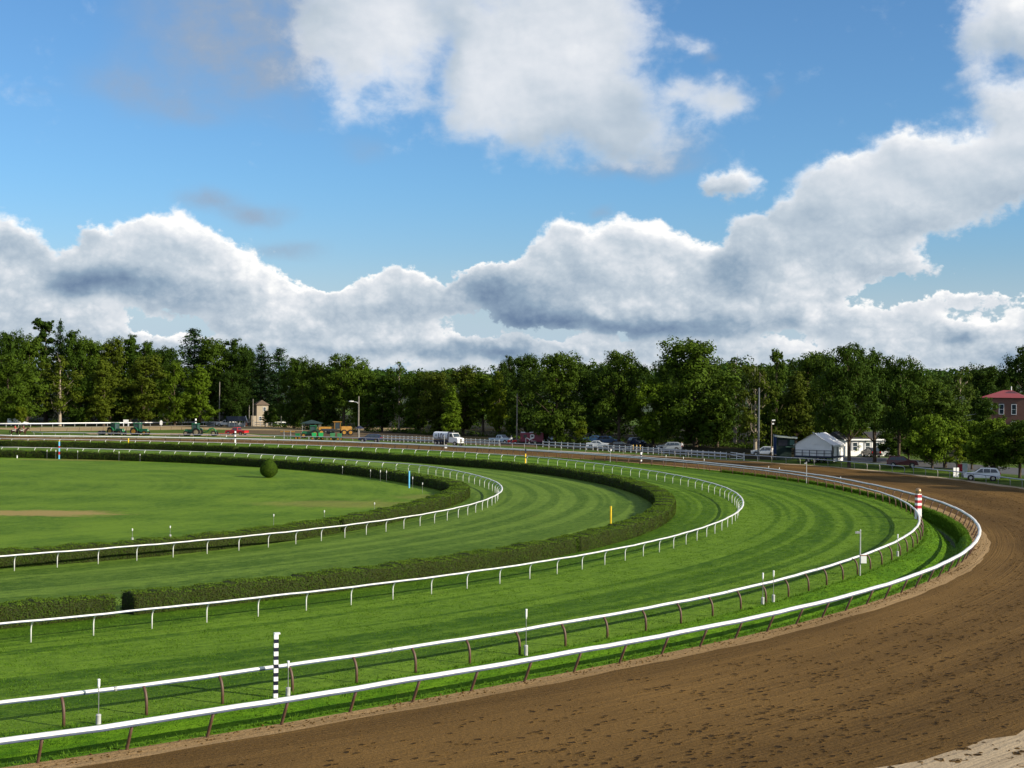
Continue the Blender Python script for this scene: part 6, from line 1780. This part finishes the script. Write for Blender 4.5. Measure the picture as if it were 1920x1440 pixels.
for i, (za, zb, l) in enumerate(((H_ - .3, 7.6, 'top one of three slack wires over the white building'), (H_ - 1.5, 6.6, 'middle one of three slack wires over the white building'), (H_ - 2.2, 5.9, 'lowest one of three slack wires over the white building'))):
    a = Vector((wa.x, wa.y, za)); b = Vector((wb_.x, wb_.y, zb))
    pts = [a.lerp(b, k / 14) - Vector((0, 0, 1.0 * 4 * (k / 14) * (1 - k / 14))) for k in range(15)]
    o = MB().tube(pts, .035, 5).build('overhead_wire', mat('wire_cover', (.30, .31, .32), .5), None)
    tag(o, l, 'wire', 'slack wires on the utility pole')
def lamp():
    b = survey(672, 821); H = height_of(672, 821, 743)
    root = empty('street_lamp', b, 0, 'street lamp with a curved arm reaching left, in the machine yard', 'street lamp')
    MB().cyl((0, 0, -.3), (0, 0, H), .19, .12, 10).build('pole', GREYWOOD, root)
    k = b.y / FOC; za, zb = at_depth(672, 757.5, b.y).z, at_depth(660, 752.5, b.y).z
    MB().tube([(0, 0, za), (-3 * k, 0, za + .35), (-8 * k, 0, zb - .1), (-12 * k, 0, zb)], .09, 8).build('arm', GALV, root)
    MB().ball((-14 * k, 0, zb - .02), (.62, .26, .16), 12, 8).build('lamp_head', WHITE, root)
    r = empty('umbrella', survey(674, 823.5), 0, 'dark blue parasol by the foot of the street lamp', 'parasol')
    MB().add([(0, 0, 3.0)] + [(1.1 * cos(2 * pi * i / 8), 1.1 * sin(2 * pi * i / 8), 2.35) for i in range(8)], [(0, 1 + i, 1 + (i + 1) % 8) for i in range(8)]).build('canopy', mat('navy_canopy', (.012, .018, .045), .7), r)
    MB().cyl((0, 0, 0), (0, 0, 3.0), .035, .035, 8).build('pole', GALV, r)
lamp()
def small_lamp():
    b = survey(1446, 856); H = height_of(1446, 856, 788)
    root = empty('flood_lamp', b, 0, 'slender lamp pole with white floodlights above the person in white', 'floodlight')
    MB().cyl((0, 0, -.2), (0, 0, H), .10, .07, 10).build('pole', WOOD, root)
    MB().box((.35, 0, H), (.55, .3, .22)).build('lamp_head', WHITE, root)
    MB().box((.25, 0, H - .6), (.35, .25, .25)).build('lamp_head', WHITE, root)
small_lamp()

# ------------------------------------------------------------------ tent, booth, buildings
TENTM, nt = new_mat('tent_canvas')
co = nt.new('ShaderNodeTexCoord').outputs['Object']
wv = nt.noise(nt.vmath('MULTIPLY', co, (2.2, 2.2, .5)), 1.0, 4, .6, .8)
nt.out(nt.principled(nt.mix(nt.noise(co, 1.2, 3), (.68, .69, .72), (.80, .80, .81)), .6, 0, .3, nt.bump(wv, .5, .12)))
def tent():
    c = survey(1524, 868); az_ = radians(-30)
    W, D = 6.1, 6.0
    deck_h = 1.15; eave = at_depth(1484, 832.5, c.y).z; peak = at_depth(1525, 812, c.y).z
    f = Vector((sin(az_), -cos(az_), 0))
    ctr = c + Vector((0, 0, 0)) - f * (D / 2) + Vector((.1, 0, 0))
    root = empty('stage_trailer', ctr, az_, 'dark trailer stage with railing carrying the white tent', 'trailer')
    MB().box((0, 0, deck_h - .16), (W + .3, D + .3, .30)).build('deck', mat('stage_navy', (.015, .022, .05), .6), root)
    lg = MB()
    for x in (-2.6, -1.3, 0, 1.3, 2.6):
        for y in (-D / 2, D / 2): MB().box((x, y, .42), (.12, .12, .85)).build('leg', DARKSTEEL, root)
    for x in (-1.0, .1): 
        for y in (-D / 2 + .5, D / 2 - .5): wheel(root, x, y, .38, .28)
    rl = MB()
    for z in (1.6, 2.05): rl.box((0, -D / 2 - .22, z), (W, .06, .07))
    rl.build('railing', mat('stage_navy', (.015, .022, .05), .6), root)
    for i in range(6): MB().box((-W / 2 + W * i / 5, -D / 2 - .22, 1.6), (.09, .09, 1.0)).build('railing_post', mat('stage_navy', (.015, .022, .05), .6), root)
    t = empty('event_tent', ctr + Vector((0, 0, deck_h)), az_, 'white gabled frame tent standing on a dark trailer stage', 'tent')
    e, p = eave - deck_h, peak - deck_h
    hw, hd = W / 2, D / 2
    def wall(pts, nu, nv, name):
        """canvas wall with soft vertical folds"""
        rnd = random.Random(len(name) + int(pts[0][0] * 10)); mb = MB()
        a, b, c2, d = [Vector(q) for q in pts]; nrm = (b - a).cross(d - a).normalized()
        ph = [rnd.uniform(0, 6.28) for _ in range(3)]
        for j in range(nv + 1):
            for i in range(nu + 1):
                u, v = i / nu, j / nv
                q = a.lerp(b, u).lerp(d.lerp(c2, u), v)
                s = (.06 * sin(u * 19 + ph[0] + v) + .04 * sin(u * 41 + ph[1] + 3 * v) + .05 * sin((u * .7 + v) * 9 + ph[2])) * sin(pi * min(1, max(0, u))) * (1 - v * .6)
                mb.v.append(tuple(q + nrm * s))
        for j in range(nv):
            for i in range(nu): mb.face([j * (nu + 1) + i, j * (nu + 1) + i + 1, (j + 1) * (nu + 1) + i + 1, (j + 1) * (nu + 1) + i], 0, True)
        return mb.build(name, TENTM, t, fix=False)
    wall([(-hw, -hd, .0), (hw, -hd, -.0), (hw, -hd, e), (-hw, -hd, e)], 40, 10, 'front_wall')
    MB().add([(-hw, -hd - .02, e - .02), (hw, -hd - .02, e - .02), (0, -hd - .02, p - .05)], [(0, 1, 2)]).build('gable_panel', TENTM, t)
    MB().add([(-hw, hd, 0), (hw, hd, 0), (hw, hd, e), (0, hd, p - .05), (-hw, hd, e)], [(0, 1, 2, 3, 4)]).build('back_wall', TENTM, t)
    for i, (y0, y1) in enumerate(((-hd + .9, -hd + 2.6), (.1, 1.6), (hd - 1.2, hd - .1))):
        wall([(hw, y0, -.9), (hw, y1, -.9), (hw, y1, e), (hw, y0, e)], 14, 8, 'side_curtain')
    wall([(-hw, hd, 0), (-hw, -hd, 0), (-hw, -hd, e), (-hw, hd, e)], 24, 6, 'left_wall')
    ov = .25
    rf = MB()
    for s in (-1, 1):
        rf.add([(s * (hw + ov), -hd - ov, e - .10), (s * (hw + ov), hd + ov, e - .10), (0, hd + ov, p), (0, -hd - ov, p)], [(0, 1, 2, 3)])
        rf.add([(s * (hw + ov), -hd - ov, e - .38), (s * (hw + ov), hd + ov, e - .38), (s * (hw + ov + .01), hd + ov, e - .10), (s * (hw + ov + .01), -hd - ov, e - .10)], [(0, 1, 2, 3)])
    rf.build('roof', TENTM, t, fix=False)
    for x in (-hw, hw):
        for y in (-hd, hd): MB().cyl((x, y, 0), (x, y, e), .05, .05, 8).build('frame_pole', GALV, t)
    MB().ball((0, -hd - ov, p + .05), .1, 8, 6).build('ridge_cap', WHITE, t)
tent()

def booth():
    b = survey(1471, 862.5); H = at_depth(1471, 817, b.y).z; k = b.y / FOC
    root = empty('judges_booth', b, radians(-10), 'dark green wooden booth with slanting roof left of the white tent', 'booth')
    dk = mat('booth_dark_green', (.016, .030, .026), .7, 0, .2, .2, 2); lg = mat('booth_green_panel', (.06, .13, .10), .6)
    MB().box((-.1, 1.2, H * .48), (2.5, 2.4, H * .96)).build('wall', dk, root)
    MB().add([(-1.7, -.5, H * .95), (2.1, -.5, H * .88), (2.1, 2.8, H * .88), (-1.7, 2.8, H * .95), (-1.7, -.5, H), (2.1, -.5, H * .93), (2.1, 2.8, H * .93), (-1.7, 2.8, H)], [(0, 1, 2, 3), (4, 5, 6, 7), (0, 1, 5, 4), (1, 2, 6, 5), (2, 3, 7, 6), (3, 0, 4, 7)]).build('roof', mat('booth_roof_edge', (.30, .34, .30), .6), root)
    MB().box((1.22, -.03, H * .73), (.75, .08, H * .22)).build('side_panel', lg, root)
    MB().box((-.3, -.02, H * .70), (1.5, .05, H * .24)).build('window_opening', BLACK, root)
    MB().box((1.0, -.5, H * .55), (1.7, 1.0, .10)).build('shelf', lg, root)
    r = empty('banner', survey(1453, 859), 0, 'tall narrow blue banner beside the dark green booth', 'banner')
    MB().box((0, 0, 2.4), (.55, .04, 3.4)).build('cloth', mat('banner_blue', (.012, .035, .11), .7), r); MB().cyl((-.3, 0, 0), (-.3, 0, 4.2), .03, .03, 6).build('pole', GALV, r)
booth()

def window(parent, x, z, w, h, y, frame=WHITE, nm='window', bars=True):
    g = MB().box((x, y - .015, z), (w, .03, h)).build(nm, glass(), parent)
    f = MB()
    for s in (-1, 1): f.box((x + s * (w / 2 + .04), y - .03, z), (.09, .06, h + .18)); f.box((x, y - .03, z + s * (h / 2 + .045)), (w - .01, .06, .09))
    if bars: f.box((x, y - .034, z), (w - .02, .03, .05))
    f.build('frame', frame, g)
    return g

def white_building():
    b = survey(1632, 855); k = b.y / FOC; rz = radians(14)
    W = 10.5; D = 8; wall_h = at_depth(1632, 824, b.y).z; ridge = at_depth(1632, 811, b.y).z
    root = empty('clubhouse', b + Vector((.3, 0, 0)), rz, 'low white building with dark roof glowing in the sun behind the trees', 'building')
    wm = mat('white_siding', (.80, .79, .76), .6, 0, .3, .04, 2); rm = mat('dark_shingles', (.045, .045, .05), .85, 0, .2, .25, 3, .01)
    MB().box((0, D / 2, wall_h / 2), (W, D, wall_h)).build('wall', wm, root)
    r = MB(); o = .5
    r.add([(-W / 2 - o, -o, wall_h - .02), (W / 2 + o, -o, wall_h - .02), (W / 2 + o, D / 2, ridge), (-W / 2 - o, D / 2, ridge), (-W / 2 - o, D + o, wall_h - .02), (W / 2 + o, D + o, wall_h - .02)], [(0, 1, 2, 3), (3, 2, 5, 4), (0, 3, 4), (1, 5, 2), (0, 4, 5, 1)])
    ro = r.build('roof', rm, root)
    MB().box((0, -o - .03, wall_h - .02), (W + 2 * o, .06, .26)).build('fascia', WHITE, ro)
    sh = mat('grey_shutter', (.28, .29, .31), .6)
    for x in (-.9, 1.0, 3.2, -3.4):
        w = window(root, x, wall_h * .58, .85, 1.35, -.01)
        for s in (-1, 1): MB().box((x + s * .68, -.03, wall_h * .58), (.30, .05, 1.5)).build('shutter', sh, w)
    MB().box((4.4, -.03, 1.05), (1.0, .05, 2.1)).build('door', sh, root)
    b2 = survey(1572, 850); root = empty('side_house', b2, radians(-8), 'low dark roofed house with a pale gable behind the tent', 'building')
    hh = at_depth(1572, 824, b2.y).z; rr_ = at_depth(1570, 808, b2.y).z
    MB().box((0, 3, hh / 2), (4.6, 6, hh)).build('wall', mat('dull_green_siding', (.06, .08, .09), .7), root)
    ro = MB().add([(-2.6, -.3, hh), (2.6, -.3, hh), (0, -.3, rr_), (-2.6, 6.3, hh), (2.6, 6.3, hh), (0, 6.3, rr_)], [(0, 2, 5, 3), (1, 4, 5, 2), (3, 5, 4), (0, 3, 4, 1)]).build('roof', rm, root)
    MB().add([(-2.4, -.28, hh + .05), (2.4, -.28, hh + .05), (0, -.28, rr_ - .1)], [(0, 1, 2)]).build('gable_panel', mat('pale_blue_siding', (.30, .37, .40), .7), root)
    window(root, -.9, hh * .55, .9, 1.0, -.005)
white_building()

def brick(name):
    m, n = new_mat(name)
    co = n.new('ShaderNodeTexCoord').outputs['Object']
    bt = n.new('ShaderNodeTexBrick'); bt.inputs['Scale'].default_value = 4.0
    s = n.new('ShaderNodeSeparateXYZ'); n.link(co, s.inputs[0]); cc = n.new('ShaderNodeCombineXYZ')
    n.link(n.math('ADD', s.outputs[0], s.outputs[1]), cc.inputs[0]); n.link(s.outputs[2], cc.inputs[1])
    n.link(cc.outputs[0], bt.inputs['Vector'])
    for i, c in ((1, (.17, .075, .05, 1)), (2, (.22, .10, .065, 1)), (3, (.20, .17, .15, 1))): bt.inputs[i].default_value = c
    n.out(n.principled(n.mix(n.noise(co, 1.1, 4), bt.outputs[0], (.12, .06, .05)), .85, 0, .2))
    return m
def brick_house():
    dep = 272.0; p0 = at_depth(1852, 745, dep); p1 = at_depth(1930, 745, dep)
    eave = p0.z; W = 11.0; D = 9.0; rz = radians(-22)
    ctr = Vector(((p0.x + p1.x) / 2 + .6, dep + 4, 0))
    root = empty('brick_house', ctr, rz, 'brick house with a red hipped roof at the right edge', 'house')
    BR = brick('house_brick')
    MB().box((0, 0, eave / 2), (W * .70, D * .8, eave)).build('wall', BR, root)
    W, D = W * .70, D * .8
    o = .35; rg = at_depth(1880, 731.5, dep).z
    rf = MB().add([(-W / 2 - o, -D / 2 - o, eave - .05), (W / 2 + o, -D / 2 - o, eave - .05), (W / 2 + o, D / 2 + o, eave - .05), (-W / 2 - o, D / 2 + o, eave - .05), (-.2, 0, rg), (1.3, 0, rg)],
                 [(0, 1, 5, 4), (1, 2, 5), (2, 3, 4, 5), (3, 0, 4), (0, 3, 2, 1)]).build('roof', mat('red_metal_roof', (.21, .035, .038), .5, 0, .4, .08, 1.5), root)
    MB().box((W / 2 + .55, -1.2, (eave + 2.6) / 2), (.9, 1.0, eave + 2.6)).build('chimney', BR, root)
    MB().cyl((1.2, 0, rg), (1.2, 0, rg + .7), .09, .09, 8).build('flue', WHITE, rf)
    for z in (eave - 2.2, eave - 5.4, eave - 8.2):
        for x in (-2.4, -.3, 1.9):
            if z < 1: continue
            w = window(root, x, z, .75, 1.75, -D / 2 - .005)
            MB().prism([(x + .46 * cos(pi * i / 8), z + .98 + .34 * sin(pi * i / 8)) for i in range(9)], 'y', -D / 2 - .05, -D / 2 - .004).build('window_arch', mat('arch_stone', (.09, .06, .05), .8), w)
brick_house()

def yard_buildings():
    b = survey(442, 799.8); k = b.y / FOC; rz = radians(24)
    H = at_depth(442, 789, b.y).z; P = at_depth(450, 780.5, b.y).z
    r = empty('kiosk', b, rz, 'little open kiosk with a dark gabled roof and white trim', 'kiosk')
    for x in (-2.2, -.7, .8, 2.2):
        for y in (-1.4, 1.4): MB().box((x, y, H / 2), (.14, .14, H)).build('post', WHITE, r)
    MB().box((0, 0, .5), (4.3, 2.7, .9)).build('counter_wall', mat('kiosk_grey_boards', (.30, .31, .30), .7), r)
    ro = MB().add([(-2.7, -1.9, H), (2.7, -1.9, H), (-2.7, 1.9, H), (2.7, 1.9, H), (-2.7, 0, P), (2.7, 0, P)], [(0, 1, 5, 4), (2, 4, 5, 3), (0, 4, 2), (0, 2, 3, 1)]).build('roof', mat('kiosk_dark_roof', (.015, .022, .035), .7), r)
    MB().add([(2.66, -1.7, H), (2.66, 1.7, H), (2.66, 0, P - .15)], [(0, 1, 2)]).build('gable_panel', mat('kiosk_green_gable', (.04, .09, .08), .7), r)
    for s in (-1, 1): MB().tube([(2.74, s * 2.0, H - .06), (2.74, 0, P + .06)], .10, 6).build('gable_trim', WHITE, ro)
    b = survey(430, 797.5); H = at_depth(430, 775.5, b.y).z
    r = empty('site_trailer', b, radians(12), 'grey site office with a white flat roof behind the kiosk', 'site office')
    MB().box((0, 1.2, H / 2), (5.4, 2.6, H)).build('wall', mat('site_grey', (.20, .20, .19), .7), r)
    MB().box((0, 1.2, H + .09), (5.8, 3.0, .18)).build('roof', WHITE, r)
    MB().box((2.0, -.13, H * .62), (1.3, .05, .8)).build('window', glass(), r)
    b = survey(492, 799); H = at_depth(492, 759, b.y).z; P = at_depth(492, 750, b.y).z
    r = empty('beige_house', b, radians(18), 'beige house with one upper window below the small pines', 'house')
    W = 3.2
    bm_ = mat('beige_render', (.34, .29, .22), .75, 0, .2, .06, 1.5)
    MB().box((0, 2.5, H / 2), (W, 5, H)).build('wall', bm_, r)
    MB().add([(-W / 2 - .4, -.4, H), (W / 2 + .4, -.4, H), (W / 2 + .4, 5.4, H), (-W / 2 - .4, 5.4, H), (0, 1.2, P), (0, 3.8, P)], [(0, 1, 4), (1, 2, 5, 4), (2, 3, 5), (3, 0, 4, 5), (0, 3, 2, 1)]).build('roof', mat('brown_shingles', (.12, .085, .06), .85), r)
    window(r, .55, H * .80, .7, 1.0, -.005); window(r, -.6, H * .35, .7, 1.0, -.005)
    MB().box((-2.3, 1.6, H * .24), (1.4, 3.0, H * .48)).build('annex', bm_, r)
    b = survey(584, 814); r = empty('shade_canopy', b, 0, 'dark green open canopy over the machine yard', 'canopy')
    z = at_depth(584, 793, b.y).z
    for x in (-2, 2):
        for y in (-1.5, 1.5): MB().cyl((x, y, 0), (x, y, z), .05, .05, 6).build('post', GALV, r)
    MB().add([(-2.6, -2, z - .1), (2.6, -2, z - .1), (2.6, 2, z - .1), (-2.6, 2, z - .1), (0, 0, z + .75)], [(0, 1, 4), (1, 2, 4), (2, 3, 4), (3, 0, 4)]).build('canopy_top', mat('canopy_teal', (.010, .030, .032), .7), r)
    b = survey(616, 812); r = empty('covered_trailer', b, radians(4), 'dark covered trailer behind the green hoppers', 'trailer')
    z = at_depth(620, 801, b.y).z
    MB().box((0, 0, (z + .7) / 2), (3.2, 2.2, z - .7), 0, 0, .94).build('cover', mat('faded_blue_tarp', (.028, .036, .052), .7, 0, .2, .15, 2), r)
    MB().box((0, 0, .6), (3.4, 2.1, .16)).build('chassis', DARKSTEEL, r)
    for x in (-.6, .6):
        for y in (-1, 1): wheel(r, x, y, .36, .24)
yard_buildings()
